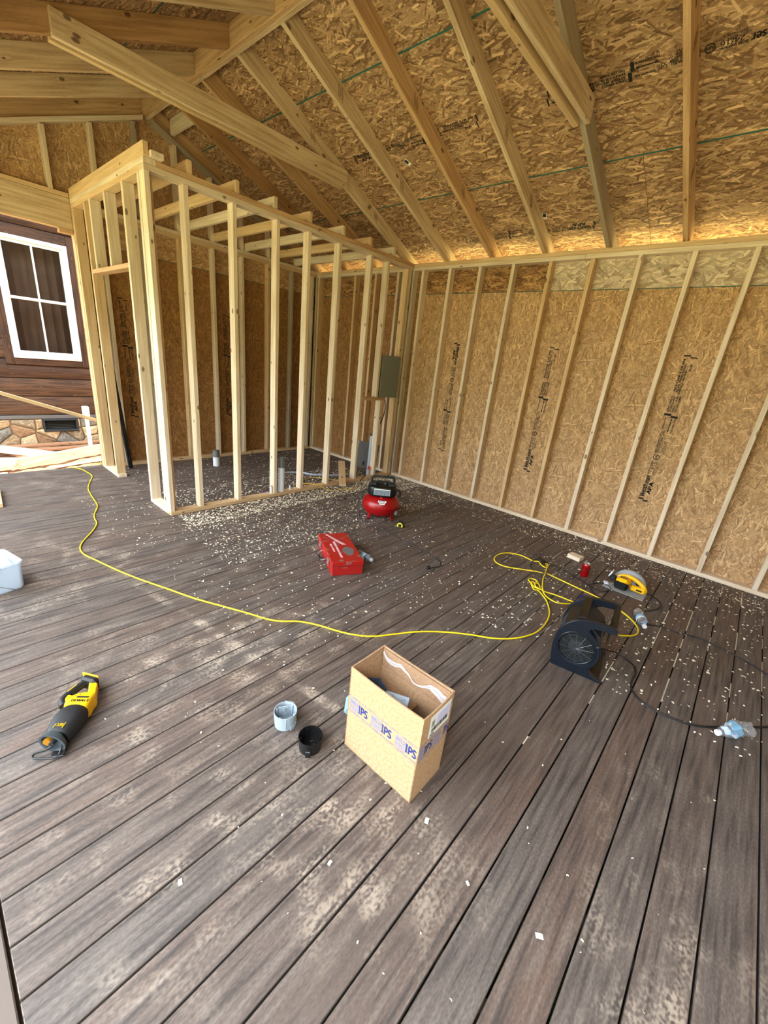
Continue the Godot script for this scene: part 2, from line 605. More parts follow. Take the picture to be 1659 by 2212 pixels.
# ---------------------------------------------------------------- materials
func make_materials() -> void:
	var spruce := wood_texture(11, Color(0.935, 0.901, 0.833), Color(0.823, 0.755, 0.653), Color(0.348, 0.259, 0.191), 10, 0.5)
	var pine := wood_texture(23, Color(0.857, 0.775, 0.659), Color(0.700, 0.598, 0.483), Color(0.268, 0.180, 0.132), 9, 0.6)
	var s := Vector3(1.0 / 3.0, 1.0 / 0.3, 1.0)
	mat("spruce", Color(0.942, 0.898, 0.852), 0.75, 0.0, spruce, s)
	mat("spruce_pale", Color(0.992, 0.948, 0.906), 0.75, 0.0, spruce, s)
	mat("spruce_warm", Color(0.918, 0.816, 0.684), 0.75, 0.0, spruce, s)
	mat("pine", Color(0.964, 0.873, 0.767), 0.72, 0.0, pine, s)
	mat("pine_deep", Color(0.849, 0.727, 0.606), 0.72, 0.0, pine, s)
	mat("pine_pale", Color(0.998, 0.973, 0.932), 0.72, 0.0, pine, s)
	mat("grey_lumber", Color(0.704, 0.663, 0.623), 0.85, 0.0, spruce, s)
	mat("red_lumber", Color(0.881, 0.751, 0.629), 0.75, 0.0, spruce, s)
	var tan_ := [Color(0.752, 0.667, 0.534), Color(0.795, 0.717, 0.589), Color(0.688, 0.598, 0.465), Color(0.841, 0.774, 0.653), Color(0.647, 0.549, 0.422), Color(0.738, 0.647, 0.509)]
	var wall_osb := osb_texture(5, 5200, Vector2(28, 80), Vector2(4, 12), 0.75, false, tan_, 420)
	var flaky := [Color(0.687, 0.603, 0.490), Color(0.754, 0.680, 0.566), Color(0.604, 0.516, 0.412), Color(0.845, 0.786, 0.677), Color(0.525, 0.436, 0.337), Color(0.697, 0.613, 0.500), Color(0.647, 0.563, 0.450), Color(0.734, 0.660, 0.546)]
	flaky.append_array([Color(0.843, 0.772, 0.655), Color(0.479, 0.385, 0.291), Color(0.537, 0.435, 0.326)])
	var roof_osb := osb_texture(8, 4200, Vector2(36, 100), Vector2(6, 17), 0.5, false, flaky, 260)
	var o := Vector3(1.0 / 1.22, 1.0 / 1.22, 1.0)
	mat("osb_wall", Color(1.000, 0.894, 0.791), 0.8, 0.0, wall_osb, o)
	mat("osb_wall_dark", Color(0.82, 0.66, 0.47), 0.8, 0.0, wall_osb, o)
	mat("osb_wall_brown", Color(0.88, 0.73, 0.56), 0.8, 0.0, roof_osb, o)
	var pale_osb := osb_texture(9, 3000, Vector2(40, 105), Vector2(8, 20), 0.55, false, [Color(0.810, 0.756, 0.656), Color(0.844, 0.794, 0.701), Color(0.742, 0.678, 0.579), Color(0.879, 0.834, 0.750), Color(0.680, 0.611, 0.517)], 100)
	mat("osb_wall_pale", Color(1.000, 0.955, 0.930), 0.8, 0.0, pale_osb, o)
	mat("osb_roof", Color(0.980, 0.871, 0.779), 0.8, 0.0, roof_osb, o)
	mat("osb_roof_dark", Color(0.907, 0.800, 0.713), 0.8, 0.0, roof_osb, o)
	mat("teal", Color(0.16, 0.38, 0.34), 0.7)
	mat("mill_ink", Color(0.34, 0.25, 0.15), 0.8)
	mat("ink", Color(0.09, 0.075, 0.06), 0.8)
	var dk_near := deck_texture(31, 1536, 1536, -4.72, 4.84, 1.4, 3.6)
	var dk_far := deck_texture(41, 1536, 1024, -4.72, 4.84, -2.1, 3.6)
	var a := mat("deck_near", Color(1, 1, 1), 0.62, 0.0, dk_near, Vector3(1 / 4.84, -1 / 3.6, 1))
	a.uv1_offset = Vector3(4.72 / 4.84, -1.4 / 3.6, 0)
	var b := mat("deck_far", Color(1, 1, 1), 0.62, 0.0, dk_far, Vector3(1 / 4.84, -1 / 3.6, 1))
	b.uv1_offset = Vector3(4.72 / 4.84, 2.1 / 3.6, 0)
	mat("deck_edge", Color(0.40, 0.35, 0.32), 0.7)
	mat("joist_dark", Color(0.30, 0.25, 0.19), 0.9)
	mat("dirt", Color(1, 1, 1), 0.95, 0.0, mottle(61, 512, Color(0.62, 0.46, 0.33), Color(0.42, 0.29, 0.20), 0.03, 5, 2.4), Vector3(0.7, 0.7, 1))
	mat("grass", Color(1, 1, 1), 0.95, 0.0, mottle(62, 512, Color(0.50, 0.55, 0.30), Color(0.66, 0.60, 0.46), 0.02, 5, 2.4), Vector3(0.25, 0.25, 1))


# ---------------------------------------------------------------- framing
func stick(parent: Node, x0: float, x1: float, y0: float, y1: float, z0: float, z1: float, m: String, called := "stud", bev := 0.0025) -> MeshInstance3D:
	var mb := Mb.new()
	var s := Vector3(x1 - x0, y1 - y0, z1 - z0)
	mb.dir = Vector3.RIGHT if s.x >= s.y and s.x >= s.z else (Vector3.UP if s.y >= s.z else Vector3.BACK)
	mb.off = Vector2(rng.randf() * 3.0, rng.randf() * 0.3)
	mb.bx(x0, x1, y0, y1, z0, z1, bev)
	return part(mb, called, M[m], parent)


func pick(a: Array) -> String:
	return a[rng.randi() % a.size()]


func build_floor() -> void:
	var fl := structure("floor")
	# boards run along x; gaps at z = 3.035 + k * PITCH
	var k := -37
	while 3.035 + k * PITCH < ZE - 0.05:
		var z0 := 3.035 + k * PITCH
		var mb := Mb.new()
		mb.dir = Vector3.RIGHT
		var mid := z0 + PITCH / 2
		mb.bx(-4.672, 0.089, -0.025, 0.0, z0 + 0.0032, z0 + PITCH - 0.0032, 0.002)
		part(mb, "deck_board", M["deck_far"] if mid < 1.45 else M["deck_near"], fl)
		k += 1
	var e := Mb.new()
	e.dir = Vector3.BACK
	e.bx(-4.82, -4.68, -0.026, -0.004, -2.1, ZE - 0.05, 0.003)
	part(e, "border_board", M["deck_edge"], fl)
	# joists and ground beneath, seen only through the gaps
	for i in 14:
		var x := -4.70 + (0.0 if i == 0 else 0.04 + (i - 1) * 0.393)
		var j := Mb.new()
		j.bx(x, x + 0.038, -0.21, -0.026, -2.06, ZE - 0.1)
		part(j, "joist", M["joist_dark"], fl)
	var rim := Mb.new()
	rim.bx(-4.82, 0.1, -0.2, -0.028, -2.11, -2.075)
	part(rim, "rim_board", M["joist_dark"], fl)


func osb(parent: Node, x0: float, x1: float, y0: float, y1: float, z0: float, z1: float, m: String, called := "osb_panel", dir := Vector3.UP) -> MeshInstance3D:
	var mb := Mb.new()
	mb.dir = dir
	mb.off = Vector2(rng.randf(), rng.randf())
	mb.bx(x0, x1, y0, y1, z0, z1, 0.001)
	return part(mb, called, M[m], parent)


var wall_panels := []

func build_right_wall() -> void:
	var w := structure("wall_right")
	stick(w, 0, 0.089, 0, 0.038, -2.018, ZE, "spruce_pale", "bottom_plate")
	stick(w, 0, 0.089, H, H + 0.038, -1.93, 2.1, "spruce", "top_plate")
	stick(w, 0, 0.089, H, H + 0.038, 2.102, ZE, "spruce_pale", "top_plate")
	stick(w, 0, 0.089, H + 0.039, H + 0.077, -2.018, 0.5, "spruce_warm", "cap_plate")
	stick(w, 0, 0.089, H + 0.039, H + 0.077, 0.502, ZE, "spruce_warm", "cap_plate")
	for i in range(-5, 15):
		var z := 0.126 + 0.4064 * i
		stick(w, 0.0, 0.089, 0.0385, H - 0.0005, z, z + 0.038, pick(["spruce", "spruce", "spruce_pale", "spruce_warm"]))
	# corner post where the inner partition meets the wall, and at the back corner
	stick(w, 0.0, 0.089, 0.0385, H - 0.0005, -0.03, 0.008, "spruce")
	stick(w, 0.0, 0.089, 0.0385, H - 0.0005, -0.115, -0.077, "spruce_warm")
	stick(w, 0.0, 0.089, 0.0385, H - 0.0005, -1.972, -1.934, "spruce")
	# 4 x 8 sheets standing, joints at studs every third bay
	var tint := ["osb_wall_dark", "osb_wall", "osb_wall", "osb_wall", "osb_wall", "osb_wall", "osb_wall"]
	var zj := [-2.02, -1.074, 0.145, 1.364, 2.583, 3.802, 5.021, ZE]
	for i in zj.size() - 1:
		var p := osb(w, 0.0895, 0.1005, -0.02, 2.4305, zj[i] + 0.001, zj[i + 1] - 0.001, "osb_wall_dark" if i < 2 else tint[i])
		wall_panels.append(p)
		var ed := Mb.new()
		ed.bx(0.0893, 0.0905, 2.424, 2.4303, zj[i] + 0.002, zj[i + 1] - 0.002)
		part(ed, "painted_edge", M["teal"], p)
	osb(w, 0.0895, 0.1005, 2.4318, H + 0.09, -2.02, 1.762, "osb_wall_brown", "osb_strip", Vector3.BACK)
	osb(w, 0.0895, 0.1005, 2.4312, H + 0.09, 1.766, 4.2, "osb_wall_pale", "osb_strip", Vector3.BACK)
	osb(w, 0.0895, 0.1005, 2.4312, H + 0.09, 4.204, ZE, "osb_wall_pale", "osb_strip", Vector3.BACK)


func under(x: float) -> float:
	# underside of the rafters
	return 2.776 + SL * (-x if x > XR else x - 2.0 * XR)


func build_back_wall() -> void:
	var w := structure("wall_back")
	# studs behind the inner room, from x = -3.15 to the corner
	stick(w, -3.15, -0.002, 0, 0.038, ZB - 0.089, ZB, "spruce_warm", "bottom_plate")
	stick(w, -3.15, -0.002, H, H + 0.038, ZB - 0.089, ZB, "spruce_warm", "top_plate")
	stick(w, -3.15, -0.002, H + 0.039, H + 0.077, ZB - 0.089, ZB, "spruce", "cap_plate")
	for x in [-3.15, -3.108, -2.912, -2.506, -2.1, -1.693, -1.286, -0.88, -0.473, -0.093]:
		stick(w, x, x + 0.038, 0.0385, H - 0.0005, ZB - 0.089, ZB, pick(["spruce", "spruce_warm", "grey_lumber"]))
	# header over the open passage, on the left
	stick(w, -4.82, -3.152, 2.49, 2.765, ZB - 0.04, ZB - 0.001, "pine_pale", "header")
	stick(w, -4.82, -3.152, 2.49, 2.765, ZB - 0.089, ZB - 0.049, "pine", "header")
	stick(w, -4.82, -3.152, 2.768, 2.806, ZB - 0.089, ZB + 0.0, "spruce_warm", "sill_plate")
	stick(w, -4.82, -4.731, 0.0, 2.489, ZB - 0.089, ZB, "spruce", "post")
	stick(w, -3.27, -3.152, 2.452, 2.489, ZB - 0.08, ZB - 0.01, "red_lumber", "block")
	var br := Mb.new()
	br.dir = Vector3(1, -0.371, 0).normalized()
	br.prism(PackedVector2Array([Vector2(-4.80, 1.187), Vector2(-3.115, 0.561), Vector2(-3.115, 0.525), Vector2(-4.80, 1.150)]), 0.089, Transform3D(Basis(), V(0, 0, ZB - 0.146)), 0.002)
	part(br, "brace", M["spruce_warm"], w)
	# gable studs and rakes
	var y0r := H + 0.078
	for x in [-4.53, -4.124, -3.717, -3.31, -2.912, -2.506, -2.1, -1.693, -1.286, -0.88]:
		var yb := y0r if x > -3.15 else 2.807
		var yt := under(x + (0.038 if x > XR else 0.0)) - 0.045
		if absf(x + 0.019 - XR) > 0.1 and yt - yb > 0.06:
			stick(w, x, x + 0.038, yb, yt, ZB - 0.089, ZB, pick(["spruce", "grey_lumber", "spruce_pale"]), "gable_stud")
	for side in [1.0, -1.0]:
		var mb := Mb.new()
		var p := PackedVector2Array()
		var xa: float = XR + side * 0.045
		var xb: float = XR + side * 2.3
		p.append_array([Vector2(xa, under(xa) - 0.003), Vector2(xb, under(xb) - 0.003), Vector2(xb, under(xb) - 0.044), Vector2(xa, under(xa) - 0.044)])
		mb.dir = Vector3(side, -SL, 0).normalized()
		mb.off = Vector2(0.7 + side, 0.11)
		mb.prism(p, 0.089, Transform3D(Basis(), V(0, 0, ZB - 0.0445)), 0.002)
		part(mb, "rake_plate", M["grey_lumber"] if side > 0 else M["spruce"], w)
	# sheathing on the outside
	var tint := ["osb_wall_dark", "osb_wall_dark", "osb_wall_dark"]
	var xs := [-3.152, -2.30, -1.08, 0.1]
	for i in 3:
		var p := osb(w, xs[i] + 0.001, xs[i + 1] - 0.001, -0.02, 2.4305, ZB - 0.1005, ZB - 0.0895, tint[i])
		var ed := Mb.new()
		ed.bx(xs[i] + 0.002, xs[i + 1] - 0.002, 2.4245, 2.4303, ZB - 0.09, ZB - 0.0892)
		part(ed, "painted_edge", M["teal"], p)
		wall_panels.append(p)
	osb(w, -3.152, 0.1, 2.4308, H + 0.12, ZB - 0.1005, ZB - 0.0895, "osb_wall", "osb_strip", Vector3.RIGHT)
	for side in [1.0, -1.0]:
		var poly := PackedVector2Array()
		var xa := XR
		var xb: float = XR + side * 2.45
		var yb := 2.804 if side > 0 else 2.80
		poly.append_array([Vector2(xa + side * 0.001, under(xa) + 0.14), Vector2(xb, under(xb) + 0.14), Vector2(xb, yb), Vector2(xa + side * 0.001, yb)])
		var mb := Mb.new()
		mb.dir = Vector3.UP
		mb.off = Vector2(side, 0.3)
		mb.prism(poly, 0.011, Transform3D(Basis(), V(0, 0, ZB - 0.095)))
		part(mb, "osb_gable", M["osb_wall"], w)


func build_roof() -> void:
	var c := structure("ceiling")
	var ridge := Mb.new()
	ridge.dir = Vector3.BACK
	ridge.bx(XR - 0.038, XR - 0.0005, 3.733, 3.90, ZB - 0.09, 2.6, 0.002)
	part(ridge, "ridge_beam", M["pine"], c)
	var ridge2 := Mb.new()
	ridge2.dir = Vector3.BACK
	ridge2.off = Vector2(0.4, 0.1)
	ridge2.bx(XR + 0.0005, XR + 0.038, 3.733, 3.90, ZB - 0.09, ZE, 0.002)
	part(ridge2, "ridge_beam", M["pine_pale"], c)
	var ridge3 := Mb.new()
	ridge3.dir = Vector3.BACK
	ridge3.bx(XR - 0.038, XR - 0.0005, 3.733, 3.90, 2.602, ZE, 0.002)
	part(ridge3, "ridge_beam", M["pine"], c)
	# rafters every 24 inches; the one at z = -0.179 and 2.259 carry collar ties
	var mats := {-7: "pine", -6: "pine_deep", -5: "pine", -4: "pine_pale", -3: "pine_pale", -2: "pine", -1: "pine_pale", 0: "grey_lumber", 1: "pine", 2: "pine", 3: "pine_pale", 4: "pine", 5: "pine"}
	for k in range(-7, 6):
		var z := 2.259 + 0.6096 * k
		if k == -7:
			z = ZB - 0.0885
		for side in [1.0, -1.0]:
			var mir := func(x: float) -> float: return x if side > 0 else 2.0 * XR - x
			var p := PackedVector2Array()
			var xt := XR + 0.0385
			p.append_array([Vector2(mir.call(xt), under(xt)), Vector2(mir.call(0.043), 2.7585), Vector2(mir.call(0.0895), 2.7595), Vector2(mir.call(0.0895), under(0.0895)), Vector2(mir.call(0.49), under(0.49)), Vector2(mir.call(0.49), under(0.49) + 0.152), Vector2(mir.call(xt), under(xt) + 0.152)])
			var mb := Mb.new()
			mb.dir = Vector3(side, -SL, 0).normalized()
			mb.off = Vector2(rng.randf() * 3, rng.randf() * 0.3)
			mb.prism(p, 0.038, Transform3D(Basis(), V(0, 0, z + 0.019)), 0.0025)
			part(mb, "rafter", M[mats[k] if side > 0 else pick(["pine", "pine_deep", "pine_pale"])], c)
	for k in [-4, 0]:
		var z0: float = 2.259 + 0.6096 * k
		for ply in [[z0 + 0.0385, "pine_pale"], [z0 - 0.0385, "spruce_warm"]]:
			var mb := Mb.new()
			mb.dir = Vector3.RIGHT
			mb.off = Vector2(0.3 + z0, 0.02)
			var y0 := 3.225
			# ends cut plumb, upper corners clipped to the roof slope
			var xr := -1.115
			var xl := 2 * XR - xr
			mb.prism(PackedVector2Array([Vector2(xl, y0), Vector2(xr, y0), Vector2(xr, minf(y0 + 0.14, under(xr) + 0.15)), Vector2(xl, minf(y0 + 0.14, under(xl) + 0.15))]), 0.038, Transform3D(Basis(), V(0, 0, ply[0] + 0.019)), 0.003)
			part(mb, "collar_tie", M[ply[1]], c)
	# short block between the last two rafters by the gable, near the ridge
	stick(c, -2.12, -2.08, 3.66, 3.80, ZB + 0.002, -1.40, "spruce", "block")
	# roof sheathing: sheets of 4 by 8 feet, long side along z
	var along := Vector3(-1, SL, 0).normalized()
	for side in [1.0, -1.0]:
		var rows := [[0.515, -0.609], [-0.612, -1.734], [-1.737, XR + 0.002]]
		for r in 3:
			var z := -2.3 - (0.9 if r % 2 == 1 else 0.0)
			while z < ZE + 0.3:
				var z1 := minf(z + 2.438, ZE + 0.35)
				var za := maxf(z, -2.35)
				if z1 - za > 0.2:
					var xa: float = rows[r][0]
					var xb: float = rows[r][1]
					var ya := under(xa) + 0.1525
					var yb := under(xb) + 0.1525
					var mir := func(x: float) -> float: return x if side > 0 else 2.0 * XR - x
					var mb := Mb.new()
					mb.dir = Vector3.BACK
					mb.off = Vector2(rng.randf(), rng.randf())
					mb.prism(PackedVector2Array([Vector2(mir.call(xa), ya), Vector2(mir.call(xb), yb), Vector2(mir.call(xb), yb + 0.012), Vector2(mir.call(xa), ya + 0.012)]), z1 - za - 0.003, Transform3D(Basis(), V(0, 0, (z1 + za) / 2)))
					var o := part(mb, "roof_panel", M["osb_roof" if rng.randf() < 0.7 else "osb_roof_dark"], c)
					if r > 0:
						var e := Mb.new()
						var f := 0.011
						e.prism(PackedVector2Array([Vector2(mir.call(xa), ya - 0.0006), Vector2(mir.call(xa - f), ya + f * SL - 0.0006), Vector2(mir.call(xa - f), ya + f * SL + 0.001), Vector2(mir.call(xa), ya + 0.001)]), z1 - za - 0.004, Transform3D(Basis(), V(0, 0, (z1 + za) / 2)))
						part(e, "painted_edge", M["teal"], o)
				z += 2.438


	# felt over the sheathing
	for side in [1.0, -1.0]:
		var fx := 0.515 if side > 0 else 2.0 * XR - 0.515
		var fy := under(0.515) + 0.1655
		var ry := under(XR) + 0.1655
		part(Mb.new().prism(PackedVector2Array([Vector2(fx, fy), Vector2(XR + side * 0.0005, ry), Vector2(XR + side * 0.0005, ry + 0.006), Vector2(fx, fy + 0.006)]), ZE + 2.7, Transform3D(Basis(), V(0, 0, (ZE - 2.0) / 2))), "roofing_felt", M["joist_dark"], c)
	# ink marks of the mill on some rafters
	for q in [[-3, -0.9], [-3, -1.75], [-2, -0.7], [-2, -1.5], [-4, -0.62], [-4, -1.55], [-1, -0.5], [-1, -1.1], [1, -0.5], [1, -1.3]]:
		var z := 2.259 + 0.6096 * float(q[0]) + 0.0383
		var mk := Mb.new()
		var dirv := V(-1, SL, 0).normalized()
		var nrm := V(SL, 1, 0).normalized()
		for i in 6:
			var p: Vector3 = V(q[1], under(q[1]), z) + dirv * (0.011 * i) + nrm * 0.07
			mk.box(p, V(0.003, 0.045 + 0.03 * float((i * 5) % 3), 0.0006), 0.0, Basis(dirv, nrm, V(0, 0, 1)).rotated(V(0, 0, 1), 0.5))
		var mo := part(mk, "mill_mark", M["mill_ink"], c)
		mo.set_meta("kind", "stuff")


func build_inner_room() -> void:
	var w := structure("wall_inner_front")
	# front partition: plates along x, front face at z = 0
	stick(w, -3.15, -0.001, 0, 0.038, -0.089, 0, "spruce_warm", "bottom_plate")
	stick(w, -3.15, -0.001, H, H + 0.038, -0.089, 0, "spruce", "top_plate")
	stick(w, -3.06, -0.001, H + 0.039, H + 0.077, -0.089, 0, "pine", "cap_plate")
	for x in [-3.15, -2.872, -2.467, -2.032, -1.667, -1.261, -0.779, -0.074]:
		stick(w, x, x + 0.038, 0.0385, H - 0.0005, -0.089, 0, "spruce_pale" if x < -1.3 else "spruce")
	stick(w, -3.10, -3.062, 0.0385, H - 0.0005, -0.127, -0.0895, "spruce_warm", "corner_stud")
	stick(w, -0.115, -0.077, 0.0385, H - 0.0005, -0.089, 0, "spruce_warm")
	stick(w, -0.491, -0.453, 1.119, H - 0.0005, -0.089, 0, "spruce", "short_stud")
	stick(w, -0.398, -0.36, 0.0385, 1.0775, -0.089, 0, "spruce", "short_stud")
	stick(w, -0.7405, -0.3, 1.078, 1.1165, -0.089, 0, "red_lumber", "block")
	var l := structure("wall_inner_left")
	stick(l, -3.15, -3.061, 0, 0.038, -0.49, -0.0895, "spruce_pale", "bottom_plate")
	stick(l, -3.15, -3.061, 0, 0.038, ZB + 0.001, -1.45, "spruce_pale", "bottom_plate")
	stick(l, -3.15, -3.061, H, H + 0.038, ZB + 0.001, -0.0895, "spruce_warm", "top_plate")
	stick(l, -3.15, -3.061, H + 0.039, H + 0.077, ZB + 0.001, 0.0, "spruce", "cap_plate")
	stick(l, -3.15, -3.112, H + 0.078, H + 0.166, ZB + 0.001, 0.018, "spruce_warm", "ledger")
	stick(l, -3.111, -3.022, H + 0.078, H + 0.116, -1.6, 0.055, "spruce", "ledger")
	for z in [-0.487, -0.14, -1.51, -1.911]:
		stick(l, -3.15, -3.061, 0.0385, H - 0.0005, z, z + 0.038, "spruce" if z > -1 else "spruce_warm")
	stick(l, -3.15, -3.061, 2.082, 2.119, -1.4715, -0.488, "red_lumber", "door_header")
	for z in [-0.93, -1.345]:
		stick(l, -3.15, -3.061, 2.1195, H - 0.0005, z, z + 0.038, "spruce", "cripple_stud")
	var j := structure("ceiling_inner")
	for x in [-2.835, -2.44, -2.066, -1.669, -1.232, -0.821, -0.422]:
		stick(j, x, x + 0.038, H + 0.078, H + 0.166, ZB - 0.05, 0.004, pick(["spruce", "spruce_warm"]), "ceiling_joist")


# ---------------------------------------------------------------- outside
func clip_half(poly: PackedVector2Array, p: Vector2, n: Vector2) -> PackedVector2Array:
	var out := PackedVector2Array()
	for i in poly.size():
		var a := poly[i]
		var b := poly[(i + 1) % poly.size()]
		var da := (a - p).dot(n)
		var db := (b - p).dot(n)
		if da <= 0.0:
			out.append(a)
		if da * db < 0.0:
			out.append(a.lerp(b, da / (da - db)))
	return out


# a board between two points of its lower face's middle line
func board(called: String, label: String, a: Vector3, b: Vector3, width: float, thick: float, m: String, roll := 0.0, group := "") -> Node3D:
	var x := (b - a).normalized()
	var z := x.cross(Vector3.UP).normalized()
	var y := z.cross(x).normalized()
	var bs := Basis(x, y, z).rotated(x, roll)
	var mb := Mb.new()
	mb.dir = Vector3.RIGHT
	mb.off = Vector2(rng.randf() * 3, rng.randf() * 0.3)
	mb.box(Vector3(0, thick / 2.0, 0), Vector3((b - a).length(), thick, width), 0.003)
	var o := part(mb, called, M[m])
	o.transform = Transform3D(bs, (a + b) / 2.0)
	tag(o, label, "lumber", group)
	return o


func build_outside() -> void:
	var g := structure("ground")
	var mb := Mb.new()
	mb.dir = Vector3.RIGHT
	mb.bx(-40, 40, -0.8, -0.26, -40, 40)
	part(mb, "lawn", M["grass"], g)
	# bare trampled earth between the deck and the house
	var n := noise(91, 0.9, 4)
	var t := PackedVector3Array()
	var nx := 70
	var nz := 34
	var hgt := func(i: int, k: int) -> Vector3:
		var x := -7.0 + 8.0 * i / nx
		var z := -4.3 + 2.25 * k / nz
		var edge := minf(1.0, minf(minf(i, nx - i) / 6.0, 1.0))
		return V(x, -0.29 + edge * (0.10 + 0.05 * n.get_noise_2d(x * 2.0, z * 2.0) + 0.02 * n.get_noise_2d(x * 9.0, z * 9.0)), z)
	for i in nx:
		for k in nz:
			var a: Vector3 = hgt.call(i, k)
			var b: Vector3 = hgt.call(i + 1, k)
			var c: Vector3 = hgt.call(i + 1, k + 1)
			var d: Vector3 = hgt.call(i, k + 1)
			t.append_array([a, b, c, a, c, d])
	var e := Mb.new()
	e.raw(t, false)
	part(e, "bare_earth", M["dirt"], g, 60.0)
	build_house()
	# offcuts lying about behind the deck
	board("weathered_plank", "weathered brown plank lying along the stone foundation", V(-4.4, -0.15, -4.02), V(-2.3, -0.14, -4.06), 0.14, 0.03, "old_plank")
	board("weathered_plank", "lower weathered plank lying just in front of the plank along the stones", V(-3.75, -0.17, -3.86), V(-2.2, -0.165, -3.84), 0.13, 0.03, "old_plank")
	board("framing_lumber", "pale wide board sloping down from the left across the bare earth", V(-4.30, -0.07, -4.05), V(-3.40, -0.135, -3.26), 0.235, 0.038, "spruce_pale")
	board("framing_lumber", "tan board standing on edge on the earth behind the deck", V(-3.84, -0.17, -2.86), V(-2.4, -0.155, -3.55), 0.038, 0.14, "pine")
	board("framing_lumber", "cream board lying on the earth at the left edge behind the deck", V(-4.9, -0.15, -3.55), V(-3.66, -0.16, -3.2), 0.14, 0.038, "spruce_pale")
	board("framing_lumber", "short pale board end poking in above the deck edge at the far left", V(-4.7, -0.12, -2.85), V(-3.85, -0.14, -2.95), 0.09, 0.05, "spruce_pale")
	board("framing_lumber", "thin pale strip lying beside the tan board on edge", V(-3.55, -0.17, -2.78), V(-2.75, -0.165, -3.02), 0.06, 0.012, "spruce_pale")
	board("framing_lumber", "small wood offcut under the pale board at the deck's far left corner", V(-4.3, -0.19, -2.62), V(-3.98, -0.19, -2.60), 0.14, 0.05, "spruce")
	var post := thing("white_post", "white painted post standing in front of the stone foundation", "post", V(-2.93, -0.2, -3.42))
	part(Mb.new().box(V(0, 0.29, 0), V(0.042, 0.58, 0.042), 0.004), "post_shaft", M["white_paint"], post)
	part(Mb.new().box(V(0, 0.655, 0), V(0.074, 0.14, 0.074), 0.006), "post_sleeve", M["white_paint"], post)
	# tufts of grass at the deck edge
	var gr := Mb.new()
	var r := RandomNumberGenerator.new()
	r.seed = 5
	for i in 260:
		var c0: Vector3 = [V(-3.92, -0.2, -2.42), V(-2.95, -0.19, -2.75), V(-3.6, -0.2, -2.35), V(-3.2, -0.2, -2.45)][i % 4] + V(r.randfn(0, 0.09), 0, r.randfn(0, 0.07))
		var tip := c0 + V(r.randfn(0, 0.025), r.randf_range(0.03, 0.08), r.randfn(0, 0.025))
		var s := V(0.003, 0, 0.002)
		gr.loft([PackedVector3Array([c0 - s, c0 + s, c0 + V(0, 0, 0.004)]), PackedVector3Array([tip, tip + s * 0.2, tip + V(0, 0, 0.001)])])
	var go := part(gr, "grass_tufts", M["blade"])
	go.set_meta("kind", "stuff")
	go.set_meta("label", "green grass tufts at the edge of the deck")
	# wood line beyond the open side of the porch
	var tl := Mb.new()
	var nn := noise(17, 0.5, 3)
	for i in 26:
		var ang := deg_to_rad(95.0 + i * 8.6)     # round the left and the open end
		var dist := r.randf_range(19.0, 24.0)
		var c0 := V(-2.5 + sin(ang) * -dist, 0, 2.0 + cos(ang) * -dist)
		var hh := r.randf_range(7.5, 9.0)
		var rings := []
		for k in 9:
			var v := k / 8.0
			var ring := PackedVector3Array()
			for q in 14:
				var a := TAU * q / 14
				var rad := (0.35 if k == 0 else sin(PI * clampf(v * 0.93 + 0.05, 0, 1)) * 3.4) * (1.0 + 0.35 * nn.get_noise_3d(cos(a) * 2.0 + i * 7.0, v * 4.0, sin(a) * 2.0))
				ring.append(c0 + V(cos(a) * rad, -0.3 + v * hh, sin(a) * rad))
			rings.append(ring)
		tl.loft(rings)
	var to := part(tl, "tree_line", M["foliage"], null, 70.0)
	to.set_meta("kind", "stuff")
	to.set_meta("label", "line of green trees beyond the open side of the porch")


